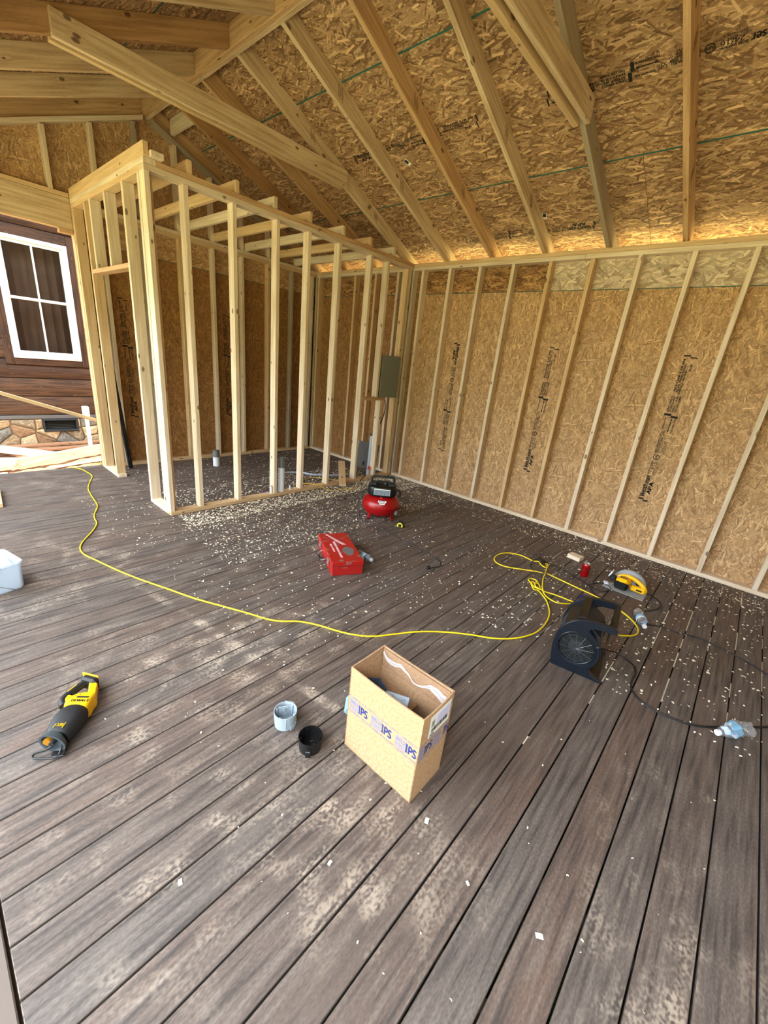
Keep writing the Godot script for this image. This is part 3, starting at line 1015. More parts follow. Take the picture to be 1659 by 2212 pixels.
func build_house() -> void:
	var hs := thing("house_wall", "brown stained board-sided house with stone foundation behind the deck", "house")
	var zf := -4.2
	# siding: rounded boards about 0.26 m high, set as rows; the window stands in a gap between them
	var ys := [0.29, 0.565, 0.82, 1.075, 1.335, 1.595, 1.855, 2.115, 2.375, 2.635, 2.895, 3.155, 3.415]
	var gap := [-3.60, -2.62, 1.005, 2.76]
	for i in ys.size() - 1:
		var spans := [[-7.0, 0.4]]
		if ys[i + 1] > gap[2] and ys[i] < gap[3]:
			spans = [[-7.0, gap[0]], [gap[1], 0.4]]
			if ys[i] < gap[2] - 0.02:
				spans.append([gap[0], gap[1], ys[i], gap[2]])
			if ys[i + 1] > gap[3] + 0.02:
				spans.append([gap[0], gap[1], gap[3], ys[i + 1]])
		for sp in spans:
			var y0: float = (ys[i] if sp.size() < 3 else sp[2]) + 0.004
			var y1: float = ys[i + 1] if sp.size() < 3 else sp[3]
			var prof := PackedVector2Array()
			prof.append(Vector2(-0.06, y0)); prof.append(Vector2(0.0, y0))
			for k in 7:
				var v := k / 6.0
				prof.append(Vector2(0.012 + 0.022 * sin(PI * clampf(v * 0.9 + 0.06, 0, 1)), lerpf(y0 + 0.004, y1 - 0.006, v)))
			prof.append(Vector2(0.0, y1)); prof.append(Vector2(-0.06, y1))
			var mb := Mb.new()
			mb.dir = Vector3.RIGHT
			mb.off = Vector2(rng.randf() * 3, rng.randf() * 0.3)
			# polygon x runs out of the wall (world z), extruded along world x
			mb.prism(prof, sp[1] - sp[0], Transform3D(Basis(V(0, 0, 1), V(0, 1, 0), V(-1, 0, 0)), V((sp[0] + sp[1]) / 2, 0, zf)))
			part(mb, "siding_board", M[["siding", "siding_b"][rng.randi() % 2]], hs, 25.0)
	var vx0 := -3.325
	var vx1 := -2.885
	var back := Mb.new()
	back.bx(-7.0, -3.62, -0.4, 3.42, zf - 0.25, zf - 0.061)
	back.bx(-2.60, 0.4, -0.4, 3.42, zf - 0.25, zf - 0.061)
	back.bx(-3.62, -2.60, -0.4, 1.0, zf - 0.25, zf - 0.061)
	back.bx(-3.62, -2.60, 2.77, 3.42, zf - 0.25, zf - 0.061)
	back.bx(-7.0, vx0, -0.45, 0.236, zf - 0.06, zf + 0.004)
	back.bx(vx1, 0.4, -0.45, 0.236, zf - 0.06, zf + 0.004)
	back.bx(vx0, vx1, -0.45, 0.04, zf - 0.06, zf + 0.004)
	part(back, "wall_core", M["mortar"], hs)
	# flashing band over the stones
	part(Mb.new().bx(-7.0, 0.4, 0.236, 0.288, zf - 0.06, zf + 0.028, 0.004), "flashing", M["band"], hs)
	# window
	var wn := Node3D.new()
	wn.name = "window"
	hs.add_child(wn)
	var x0 := -3.51
	var x1 := -2.715
	var y0 := 1.095
	var y1 := 2.63
	for b in [[gap[0], x0, gap[2], gap[3]], [x1, gap[1], gap[2], gap[3]], [x0, x1, gap[2], y0], [x0, x1, y1, gap[3]]]:
		var c := Mb.new()
		c.dir = Vector3.UP if b[3] - b[2] > 0.5 else Vector3.RIGHT
		c.off = Vector2(rng.randf() * 3, rng.randf() * 0.3)
		c.bx(b[0] + 0.0005, b[1] - 0.0005, b[2] + 0.0005, b[3] - 0.0005, zf - 0.05, zf + 0.038, 0.006)
		part(c, "casing", M["siding_b"], wn)
	var f := Mb.new()
	for b in [[x0, x0 + 0.05, y0, y1], [x1 - 0.05, x1, y0, y1], [x0 + 0.05, x1 - 0.05, y0, y0 + 0.05], [x0 + 0.05, x1 - 0.05, y1 - 0.05, y1]]:
		f.bx(b[0], b[1], b[2], b[3], zf - 0.04, zf + 0.05, 0.005)
	part(f, "frame", M["vinyl"], wn)
	var ym := 1.88
	for sash in [[y0 + 0.05, ym + 0.018, zf - 0.005], [ym - 0.018, y1 - 0.05, zf + 0.012]]:
		var s := Mb.new()
		var zz: float = sash[2]
		s.bx(x0 + 0.05, x0 + 0.088, sash[0], sash[1], zz - 0.012, zz + 0.012, 0.003)
		s.bx(x1 - 0.088, x1 - 0.05, sash[0], sash[1], zz - 0.012, zz + 0.012, 0.003)
		s.bx(x0 + 0.088, x1 - 0.088, sash[0], sash[0] + (0.05 if sash[0] < 1.5 else 0.036), zz - 0.012, zz + 0.012, 0.003)
		s.bx(x0 + 0.088, x1 - 0.088, sash[1] - 0.036, sash[1], zz - 0.012, zz + 0.012, 0.003)
		s.bx((x0 + x1) / 2 - 0.011, (x0 + x1) / 2 + 0.011, sash[0] + 0.036, sash[1] - 0.036, zz - 0.008, zz + 0.010, 0.002)
		part(s, "sash", M["vinyl"], wn)
		for hx in [[x0 + 0.088, (x0 + x1) / 2 - 0.011], [(x0 + x1) / 2 + 0.011, x1 - 0.088]]:
			part(Mb.new().bx(hx[0], hx[1], sash[0] + 0.036, sash[1] - 0.036, zz - 0.003, zz), "pane", M["glass"], wn)
	# eave over the wall
	part(Mb.new().bx(-7.2, 0.6, 3.425, 3.46, zf - 0.3, zf + 0.75), "soffit", M["siding_b"], hs)
	part(Mb.new().bx(-7.2, 0.6, 3.36, 3.56, zf + 0.751, zf + 0.79), "fascia", M["siding_b"], hs)
	part(Mb.new().prism(PackedVector2Array([Vector2(0.80, 3.57), Vector2(-3.5, 5.4), Vector2(-3.5, 5.3), Vector2(0.80, 3.465)]), 7.8, Transform3D(Basis(V(0, 0, 1), V(0, 1, 0), V(-1, 0, 0)), V(-3.3, 0, zf))), "roof_slope", M["band"], hs)
	# a dim room behind the glass
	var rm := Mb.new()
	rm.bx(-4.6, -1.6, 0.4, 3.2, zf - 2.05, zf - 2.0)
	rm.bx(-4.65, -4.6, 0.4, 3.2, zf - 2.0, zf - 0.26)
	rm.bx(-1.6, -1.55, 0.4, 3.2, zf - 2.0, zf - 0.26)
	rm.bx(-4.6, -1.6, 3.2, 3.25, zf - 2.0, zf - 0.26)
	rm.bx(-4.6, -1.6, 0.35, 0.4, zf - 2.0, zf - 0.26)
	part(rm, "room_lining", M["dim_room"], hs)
	var cu := Mb.new()
	var cr := []
	for k in 61:
		var u := -4.2 + 2.2 * k / 60.0
		var zz := zf - 0.20 + 0.022 * sin(k * 1.9)
		cr.append(PackedVector3Array([V(u, 0.9, zz), V(u, 2.9, zz), V(u, 2.9, zz - 0.004), V(u, 0.9, zz - 0.004)]))
	cu.loft(cr)
	part(cu, "curtain", M["curtain"], hs, 70.0)
	# foundation vent
	var vn := Node3D.new()
	vn.name = "foundation_vent"
	hs.add_child(vn)
	var vx := [-3.325, -2.885]
	var vf := Mb.new()
	vf.bx(vx[0], vx[1], 0.042, 0.066, zf - 0.03, zf + 0.05, 0.004)
	vf.bx(vx[0], vx[1], 0.206, 0.232, zf - 0.03, zf + 0.05, 0.004)
	vf.bx(vx[0], vx[0] + 0.024, 0.066, 0.206, zf - 0.03, zf + 0.05, 0.004)
	vf.bx(vx[1] - 0.024, vx[1], 0.066, 0.206, zf - 0.03, zf + 0.05, 0.004)
	part(vf, "vent_frame", M["vent"], vn)
	for k in 6:
		part(Mb.new().box(V((vx[0] + vx[1]) / 2, 0.078 + k * 0.023, zf + 0.01), V(vx[1] - vx[0] - 0.05, 0.003, 0.03), 0.0, Basis(Vector3.RIGHT, 0.7)), "louvre", M["vent_dark"], vn)
	part(Mb.new().bx(vx[0] + 0.01, vx[1] - 0.01, 0.05, 0.22, zf - 0.055, zf - 0.04), "vent_back", M["ink"], vn)
	# fieldstone: cells grown round scattered seeds, each stone its own piece with a rough proud face
	var r := RandomNumberGenerator.new()
	r.seed = 12
	var seeds := []
	var yy := -0.38
	var row := 0
	while yy < 0.2:
		var xx := -5.2 + (0.1 if row % 2 else 0.0)
		while xx < -2.1:
			seeds.append(Vector2(xx + r.randf_range(-0.06, 0.06), yy + r.randf_range(-0.035, 0.035)))
			xx += r.randf_range(0.17, 0.33)
		yy += 0.135
		row += 1
	var hole := PackedVector2Array([Vector2(vx[0] - 0.005, 0.038), Vector2(vx[1] + 0.005, 0.038), Vector2(vx[1] + 0.005, 0.3), Vector2(vx[0] - 0.005, 0.3)])
	for s in seeds:
		var poly := PackedVector2Array([Vector2(-5.4, -0.45), Vector2(-1.9, -0.45), Vector2(-1.9, 0.234), Vector2(-5.4, 0.234)])
		for q in seeds:
			if q != s and q.distance_to(s) < 0.7:
				poly = clip_half(poly, (q + s) / 2.0, (q - s).normalized())
		var shr := Geometry2D.offset_polygon(poly, -0.007)
		if shr.is_empty():
			continue
		poly = shr[0]
		var cut := Geometry2D.clip_polygons(poly, hole)
		for pc in cut:
			if pc.size() < 3 or Geometry2D.is_polygon_clockwise(pc):
				continue
			var area := 0.0
			for i in pc.size():
				area += pc[i].cross(pc[(i + 1) % pc.size()])
			if area < 0.004:
				continue
			var c := Vector2()
			for p in pc:
				c += p
			c /= pc.size()
			var dep := r.randf_range(0.0, 0.018)
			var rings := []
			for lay in [[1.0, -0.04], [1.0, 0.008 + dep], [0.93, 0.018 + dep], [0.6, 0.024 + dep], [0.25, 0.026 + dep]]:
				var ring := PackedVector3Array()
				for i in pc.size():
					for h in 2:
						var p: Vector2 = pc[i].lerp(pc[(i + 1) % pc.size()], h * 0.5)
						var w: Vector2 = c + (p - c) * lay[0]
						ring.append(V(w.x, w.y, zf + lay[1] + (r.randf_range(-0.004, 0.004) if lay[0] < 0.95 else 0.0)))
				rings.append(ring)
			var sm := Mb.new()
			sm.off = Vector2(r.randf(), r.randf())
			sm.loft(rings)
			part(sm, "stone", M["stone%d" % (r.randi() % 5)], hs, 22.0)


func outside_materials() -> void:
	var sid := wood_texture(71, Color(0.36, 0.25, 0.175), Color(0.20, 0.13, 0.09), Color(0.50, 0.37, 0.26), 14, 1.1)
	var s := Vector3(1.0 / 3.0, 1.0 / 0.3, 1.0)
	mat("siding", Color(1, 1, 1), 0.6, 0.0, sid, s)
	mat("siding_b", Color(0.86, 0.80, 0.78), 0.6, 0.0, sid, s)
	mat("old_plank", Color(0.72, 0.56, 0.46), 0.85, 0.0, M["spruce"].albedo_texture, s)
	mat("mortar", Color(0.56, 0.50, 0.42), 0.95)
	mat("band", Color(0.38, 0.38, 0.38), 0.6)
	mat("vinyl", Color(0.90, 0.91, 0.93), 0.4)
	mat("white_paint", Color(0.86, 0.88, 0.90), 0.5)
	mat("vent", Color(0.16, 0.18, 0.20), 0.5)
	mat("vent_dark", Color(0.14, 0.14, 0.13), 0.6)
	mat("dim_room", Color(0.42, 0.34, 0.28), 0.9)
	var gl := mat("glass", Color(0.06, 0.06, 0.06, 0.12), 0.03)
	gl.metallic_specular = 0.35
	gl.transparency = BaseMaterial3D.TRANSPARENCY_ALPHA
	mat("curtain", Color(0.34, 0.27, 0.22), 0.9)
	mat("blade", Color(0.38, 0.45, 0.17), 0.8)
	mat("foliage", Color(0.20, 0.28, 0.11), 0.9)
	var cols := [[Color(0.72, 0.63, 0.50), Color(0.56, 0.45, 0.33)], [Color(0.66, 0.52, 0.38), Color(0.52, 0.41, 0.31)], [Color(0.56, 0.54, 0.50), Color(0.42, 0.40, 0.37)], [Color(0.84, 0.77, 0.64), Color(0.70, 0.60, 0.46)], [Color(0.66, 0.60, 0.50), Color(0.48, 0.42, 0.34)]]
	for i in 5:
		mat("stone%d" % i, Color(1, 1, 1), 0.9, 0.0, mottle(200 + i, 128, cols[i][0], cols[i][1], 0.03, 4, 2.6), Vector3(2.2, 2.2, 1))


func build_left_side() -> void:
	# the open side: header on posts, outside the view on the left
	var w := structure("wall_left")
	stick(w, -4.82, -4.78, 2.49, 2.765, ZB + 0.001, ZE, "pine", "header")
	stick(w, -4.73, -4.69, 2.49, 2.765, ZB + 0.001, ZE, "pine_pale", "header")
	for z in [5.9]:
		stick(w, -4.82, -4.69, -0.002, 2.4885, z, z + 0.13, "pine", "post")


func build_front_end() -> void:
	# the end wall behind the viewer
	var w := structure("wall_front")
	osb(w, -4.82, 0.1, -0.02, 2.76, ZE + 0.002, ZE + 0.013, "osb_wall")
	for x in [-4.78, -4.37, -3.97, -3.56, -3.15, -2.75, -2.34, -1.94, -1.53, -1.12, -0.72, -0.31]:
		stick(w, x, x + 0.038, 0.0385, H - 0.0005, ZE - 0.088, ZE + 0.001, "spruce")
	stick(w, -4.82, -0.001, 0, 0.038, ZE - 0.088, ZE + 0.001, "spruce", "bottom_plate")
	stick(w, -4.82, -0.001, H, H + 0.038, ZE - 0.088, ZE + 0.001, "spruce", "top_plate")
	var mb := Mb.new()
	mb.dir = Vector3.UP
	mb.prism(PackedVector2Array([Vector2(-4.8, 2.762), Vector2(0.1, 2.762), Vector2(0.1, under(0.1) + 0.14), Vector2(XR, under(XR) + 0.14), Vector2(-4.8, under(-4.8) + 0.14)]), 0.011, Transform3D(Basis(), V(0, 0, ZE + 0.0075)))
	part(mb, "osb_gable", M["osb_wall"], w)


# ---------------------------------------------------------------- tools and things on the deck
func object_materials() -> void:
	mat("yellow_tool", Color(0.96, 0.72, 0.05), 0.38)
	mat("yellow_cord", Color(0.93, 0.82, 0.13), 0.45)
	mat("yellow_dull", Color(0.80, 0.68, 0.25), 0.5)
	mat("black_rubber", Color(0.075, 0.078, 0.085), 0.55)
	mat("black_plastic", Color(0.055, 0.057, 0.062), 0.38)
	mat("charcoal", Color(0.13, 0.135, 0.145), 0.5)
	mat("navy", Color(0.04, 0.07, 0.115), 0.32)
	mat("navy_light", Color(0.16, 0.23, 0.33), 0.4)
	mat("steel", Color(0.72, 0.73, 0.75), 0.32, 0.9)
	mat("steel_dull", Color(0.62, 0.63, 0.64), 0.45, 0.7)
	mat("wire", Color(0.50, 0.52, 0.53), 0.35, 0.8)
	mat("grille_wire", Color(0.36, 0.38, 0.40), 0.35, 0.6)
	mat("red_paint", Color(1, 1, 1), 0.35, 0.0, _worn_red(), Vector3(1.0 / 0.6, 1.0 / 0.6, 1))
	mat("bare_steel", Color(0.44, 0.42, 0.42), 0.5, 0.2)
	mat("red_tank", Color(0.60, 0.035, 0.06), 0.30)
	mat("red_can", Color(0.62, 0.02, 0.04), 0.22, 0.35)
	mat("silver_can", Color(0.85, 0.85, 0.86), 0.25, 0.9)
	mat("white", Color(0.90, 0.90, 0.88), 0.6)
	mat("white_worn", Color(0.88, 0.70, 0.72), 0.6)
	mat("label_grey", Color(0.52, 0.56, 0.60), 0.5)
	mat("label_pale", Color(0.80, 0.79, 0.92), 0.5)
	mat("blue_ink", Color(0.20, 0.25, 0.50), 0.8)
	mat("blue_pale", Color(0.52, 0.53, 0.66), 0.8)
	mat("cardboard", Color(1, 1, 1), 0.85, 0.0, mottle(301, 256, Color(0.74, 0.60, 0.455), Color(0.665, 0.52, 0.385), 0.06, 4, 1.8), Vector3(4, 4, 1))
	mat("cardboard_in", Color(1, 1, 1), 0.85, 0.0, mottle(302, 256, Color(0.66, 0.53, 0.41), Color(0.60, 0.46, 0.345), 0.05, 4, 1.6), Vector3(4, 4, 1))
	mat("box_grey", Color(0.60, 0.65, 0.69), 0.45)
	mat("box_slate", Color(0.30, 0.33, 0.38), 0.45)
	mat("box_blue", Color(0.52, 0.68, 0.74), 0.45)
	mat("box_black", Color(0.05, 0.05, 0.055), 0.42)
	mat("panel_grey", Color(0.50, 0.52, 0.50), 0.5)
	mat("panel_blue", Color(0.60, 0.64, 0.70), 0.45)
	mat("pvc", Color(0.88, 0.89, 0.92), 0.35)
	mat("tape_silver", Color(0.45, 0.46, 0.47), 0.5, 0.3)
	mat("conduit", Color(0.66, 0.70, 0.76), 0.4)
	mat("orange", Color(0.85, 0.20, 0.08), 0.4)
	mat("blue_fit", Color(0.08, 0.10, 0.60), 0.35)
	mat("plug_blue", Color(0.13, 0.12, 0.30), 0.3)
	mat("cap_white", Color(0.90, 0.91, 0.95), 0.4)
	mat("label_blue", Color(0.52, 0.74, 0.90), 0.4)
	mat("label_white", Color(0.88, 0.92, 0.96), 0.4)
	mat("shaving", Color(0.95, 0.91, 0.81), 0.8)
	mat("fan_black", Color(0.05, 0.047, 0.042), 0.4)
	mat("guard_grey", Color(0.66, 0.69, 0.72), 0.35, 0.25)
	mat("smoke", Color(0.23, 0.26, 0.28), 0.22)
	mat("amber", Color(0.62, 0.42, 0.08), 0.35)
	var pet := mat("pet", Color(0.95, 0.97, 1.0, 0.10), 0.06)
	pet.transparency = BaseMaterial3D.TRANSPARENCY_ALPHA
	var film := mat("film", Color(0.95, 0.95, 0.97, 0.30), 0.12)
	film.transparency = BaseMaterial3D.TRANSPARENCY_ALPHA
	var tub := mat("tub_plastic", Color(0.84, 0.90, 0.97, 0.72), 0.24)
	tub.transparency = BaseMaterial3D.TRANSPARENCY_ALPHA


func _worn_red() -> ImageTexture:
	# chipped red enamel: bare grey steel shows in scuffs
	var n := 512
	var g := grey(n, n, noise(401, 0.012, 4))
	var s := grey(n, n, noise(402, 0.08, 4))
	var data := PackedByteArray()
	data.resize(n * n * 3)
	for i in n * n:
		var t := clampf((g[i] / 255.0 - 0.68) * 8.0 + (s[i] / 255.0 - 0.5) * 2.2, 0.0, 1.0)
		var c := Color(0.60, 0.09, 0.085).lerp(Color(0.68, 0.12, 0.10), s[i] / 255.0).lerp(Color(0.48, 0.47, 0.47), t * 0.8)
		data[i * 3] = int(c.r * 255); data[i * 3 + 1] = int(c.g * 255); data[i * 3 + 2] = int(c.b * 255)
	return ImageTexture.create_from_image(Image.create_from_data(n, n, false, Image.FORMAT_RGB8, data))


# a part given in world coordinates under a placed thing
func wpart(mb: Mb, called: String, m: Material, parent: Node3D, angle := 40.0) -> MeshInstance3D:
	var o := part(mb, called, m, parent, angle)
	o.transform = parent.transform.affine_inverse()
	return o


func flat(list: Array, y: float) -> Array:
	var out := []
	for p in list:
		out.append(V(p[0], y if p.size() < 3 else p[2], p[1]))
	return out


# an outline with a round hole, as one polygon with a hairline slit
func with_hole(outline: PackedVector2Array, c: Vector2, r: float, seg := 40) -> PackedVector2Array:
	if Geometry2D.is_polygon_clockwise(outline):
		outline.reverse()
	var best := 0
	for i in outline.size():
		if outline[i].distance_to(c) < outline[best].distance_to(c):
			best = i
	var out := PackedVector2Array()
	for k in outline.size():
		out.append(outline[(best + k) % outline.size()])
	var d := (outline[best] - c).normalized()
	var sd := Vector2(-d.y, d.x)
	out.append(outline[best] - sd * 0.0003)
	var a0 := d.angle()
	for k in seg:
		var a := a0 - 0.003 - (TAU - 0.006) * k / (seg - 1)
		out.append(c + Vector2(cos(a), sin(a)) * r)
	return out


func rrect(w: float, h: float, r: float, n := 5) -> PackedVector2Array:
	var out := PackedVector2Array()
	for q in [[1, 1, 0.0], [-1, 1, PI / 2], [-1, -1, PI], [1, -1, 1.5 * PI]]:
		for k in n:
			var a: float = q[2] + PI / 2 * k / (n - 1)
			out.append(Vector2(q[0] * (w / 2 - r) + cos(a) * r, q[1] * (h / 2 - r) + sin(a) * r))
	return out


func ring_of(poly: PackedVector2Array, X: Transform3D) -> PackedVector3Array:
	var out := PackedVector3Array()
	for p in poly:
		out.append(X * V(p.x, p.y, 0))
	return out


# bend flat lettering round an upright cylinder of radius r
func bent_text(s: String, height: float, r: float, y: float, ang: float, m: Material, parent: Node, tilt := 0.0, serif := true) -> void:
	var t := TextMesh.new()
	var f := SystemFont.new()
	f.font_names = PackedStringArray(["Droid Serif" if serif else "Droid Sans"])
	t.font = f
	t.text = s
	t.font_size = 32
	t.pixel_size = height / 23.5
	t.depth = 0.0004
	t.curve_step = 3.0
	var src := t.get_mesh_arrays()
	var vs: PackedVector3Array = src[Mesh.ARRAY_VERTEX]
	var ns: PackedVector3Array = src[Mesh.ARRAY_NORMAL]
	for i in vs.size():
		var p: Vector3 = vs[i].rotated(Vector3.BACK, tilt)
		var a := ang + p.x / r
		vs[i] = V(sin(a) * (r + p.z + 0.0003), y + p.y, cos(a) * (r + p.z + 0.0003))
		ns[i] = ns[i].rotated(Vector3.UP, a)
	src[Mesh.ARRAY_VERTEX] = vs
	src[Mesh.ARRAY_NORMAL] = ns
	var am := ArrayMesh.new()
	am.add_surface_from_arrays(Mesh.PRIMITIVE_TRIANGLES, src)
	var o := MeshInstance3D.new()
	o.mesh = am
	o.material_override = m
	o.name = "printed_text"
	parent.add_child(o, true)


func build_blower() -> void:
	var t := thing("blower_fan", "navy and black floor blower fan with round wire grille", "fan", V(-2.352, 0.001, 3.325), -1.408)
	var out := PackedVector2Array([Vector2(0.0, 0.0), Vector2(-0.012, 0.06), Vector2(-0.019, 0.11), Vector2(-0.021, 0.16), Vector2(-0.016, 0.205), Vector2(-0.005, 0.245), Vector2(0.014, 0.281), Vector2(0.042, 0.312), Vector2(0.075, 0.334), Vector2(0.11, 0.346), Vector2(0.15, 0.353), Vector2(0.2, 0.356), Vector2(0.256, 0.356), Vector2(0.264, 0.349), Vector2(0.264, 0.328), Vector2(0.257, 0.321), Vector2(0.205, 0.318), Vector2(0.165, 0.312), Vector2(0.145, 0.302), Vector2(0.141, 0.291), Vector2(0.148, 0.28), Vector2(0.172, 0.262), Vector2(0.193, 0.243), Vector2(0.208, 0.22), Vector2(0.219, 0.195), Vector2(0.225, 0.165), Vector2(0.225, 0.135), Vector2(0.219, 0.105), Vector2(0.206, 0.078), Vector2(0.193, 0.06), Vector2(0.194, 0.049), Vector2(0.205, 0.036), Vector2(0.228, 0.023), Vector2(0.258, 0.016), Vector2(0.264, 0.008), Vector2(0.258, 0.0)])
	var c := Vector2(0.102, 0.160)
	var pan := with_hole(out, c, 0.100)
	for side in [[-0.016, "side_panel"], [-0.314, "side_panel"]]:
		part(Mb.new().prism(pan, 0.032, Transform3D(Basis(), V(0, 0, side[0])), 0.004), side[1], M["navy"], t, 35.0)
	# drum between the panels, and the lip round the intake
	var dr := Mb.new()
	dr.lathe([[0.106, 0.0], [0.112, 0.012], [0.115, 0.04], [0.115, 0.24], [0.112, 0.27], [0.106, 0.282]], 40, Transform3D(Basis(Vector3.RIGHT, PI / 2), V(c.x, c.y, -0.307)))
	part(dr, "drum", M["navy_light"], t)
	var lip := Mb.new()
	var rings := []
	for k in 49:
		var a := TAU * k / 48
		var ring := PackedVector3Array()
		for q in 10:
			var b := TAU * q / 10
			var rr := 0.0965 + 0.0075 * cos(b)
			ring.append(V(c.x + cos(a) * rr, c.y + sin(a) * rr, -0.006 + 0.010 * sin(b)))
		rings.append(ring)
	lip.loft(rings, false)
	part(lip, "intake_lip", M["navy"], t)
	var dark := Mb.new()
	dark.lathe([[0.09, 0.0], [0.09, 0.004]], 32, Transform3D(Basis(Vector3.RIGHT, PI / 2), V(c.x, c.y, -0.024)))
	part(dark, "intake_backing", M["fan_black"], t)
	var hub := Mb.new()
	hub.lathe([[0.045, 0.0], [0.043, 0.008], [0.02, 0.012], [0.0, 0.012]], 24, Transform3D(Basis(Vector3.RIGHT, PI / 2), V(c.x, c.y, -0.020)))
	part(hub, "motor_hub", M["charcoal"], t)
	var gr := Mb.new()
	for k in range(1, 13):
		var rr := 0.0076 * k
		var pts := PackedVector3Array()
		for q in 40:
			var a := TAU * q / 40
			pts.append(V(c.x + cos(a) * rr, c.y + sin(a) * rr, 0.004 - rr * rr * 0.9))
		gr.tube(pts, 0.0009, 5, true)
	for k in 12:
		var a := TAU * (k + 0.3) / 12
		var pts := PackedVector3Array()
		for q in 5:
			var rr := 0.002 + 0.091 * q / 4.0
			pts.append(V(c.x + cos(a) * rr, c.y + sin(a) * rr, 0.006 - rr * rr * 0.9))
		gr.tube(pts, 0.0011, 5)
	part(gr, "wire_grille", M["grille_wire"], t, 60.0)
	# outlet on top: two cross bars and the sloping throat between the panels
	part(Mb.new().box(V(0.088, 0.335, -0.165), V(0.045, 0.016, 0.268), 0.004, Basis(Vector3.BACK, 0.28)), "carry_bar", M["fan_black"], t)
	part(Mb.new().box(V(0.249, 0.338, -0.165), V(0.028, 0.034, 0.268), 0.004), "outlet_bar", M["fan_black"], t)
	part(Mb.new().box(V(0.150, 0.290, -0.165), V(0.12, 0.006, 0.266), 0.001, Basis(Vector3.BACK, -0.62)), "throat", M["charcoal"], t)
	part(Mb.new().box(V(0.236, 0.285, -0.165), V(0.006, 0.08, 0.266), 0.001), "outlet_wall", M["fan_black"], t)
	part(Mb.new().box(V(0.045, 0.282, -0.165), V(0.006, 0.10, 0.266), 0.001, Basis(Vector3.BACK, -0.85)), "shroud", M["fan_black"], t)
	part(Mb.new().bx(0.004, 0.256, 0.0, 0.012, -0.298, -0.032, 0.002), "base_plate", M["fan_black"], t)
	part(Mb.new().box(V(0.062, 0.352, -0.04), V(0.022, 0.012, 0.014), 0.003, Basis(Vector3.BACK, 0.4)), "catch", M["navy"], t)
	var cord := flat([[-1.935, 3.622], [-1.966, 3.68], [-2.027, 3.71], [-2.14, 3.712], [-2.201, 3.722], [-2.258, 3.763], [-2.284, 3.808], [-2.29, 3.868], [-2.279, 3.932], [-2.259, 3.994], [-2.217, 4.056], [-2.172, 4.101], [-2.109, 4.157], [-2.021, 4.239], [-1.948, 4.305], [-1.6, 4.6], [-0.9, 5.2], [-0.3, 5.6]], 0.0055)
	var start := [t.transform * V(0.235, 0.03, -0.318), V(-1.945, 0.018, 3.575)]
	wpart(Mb.new().tube(smooth_path(start + cord), 0.005, 8), "power_cord", M["black_rubber"], t)


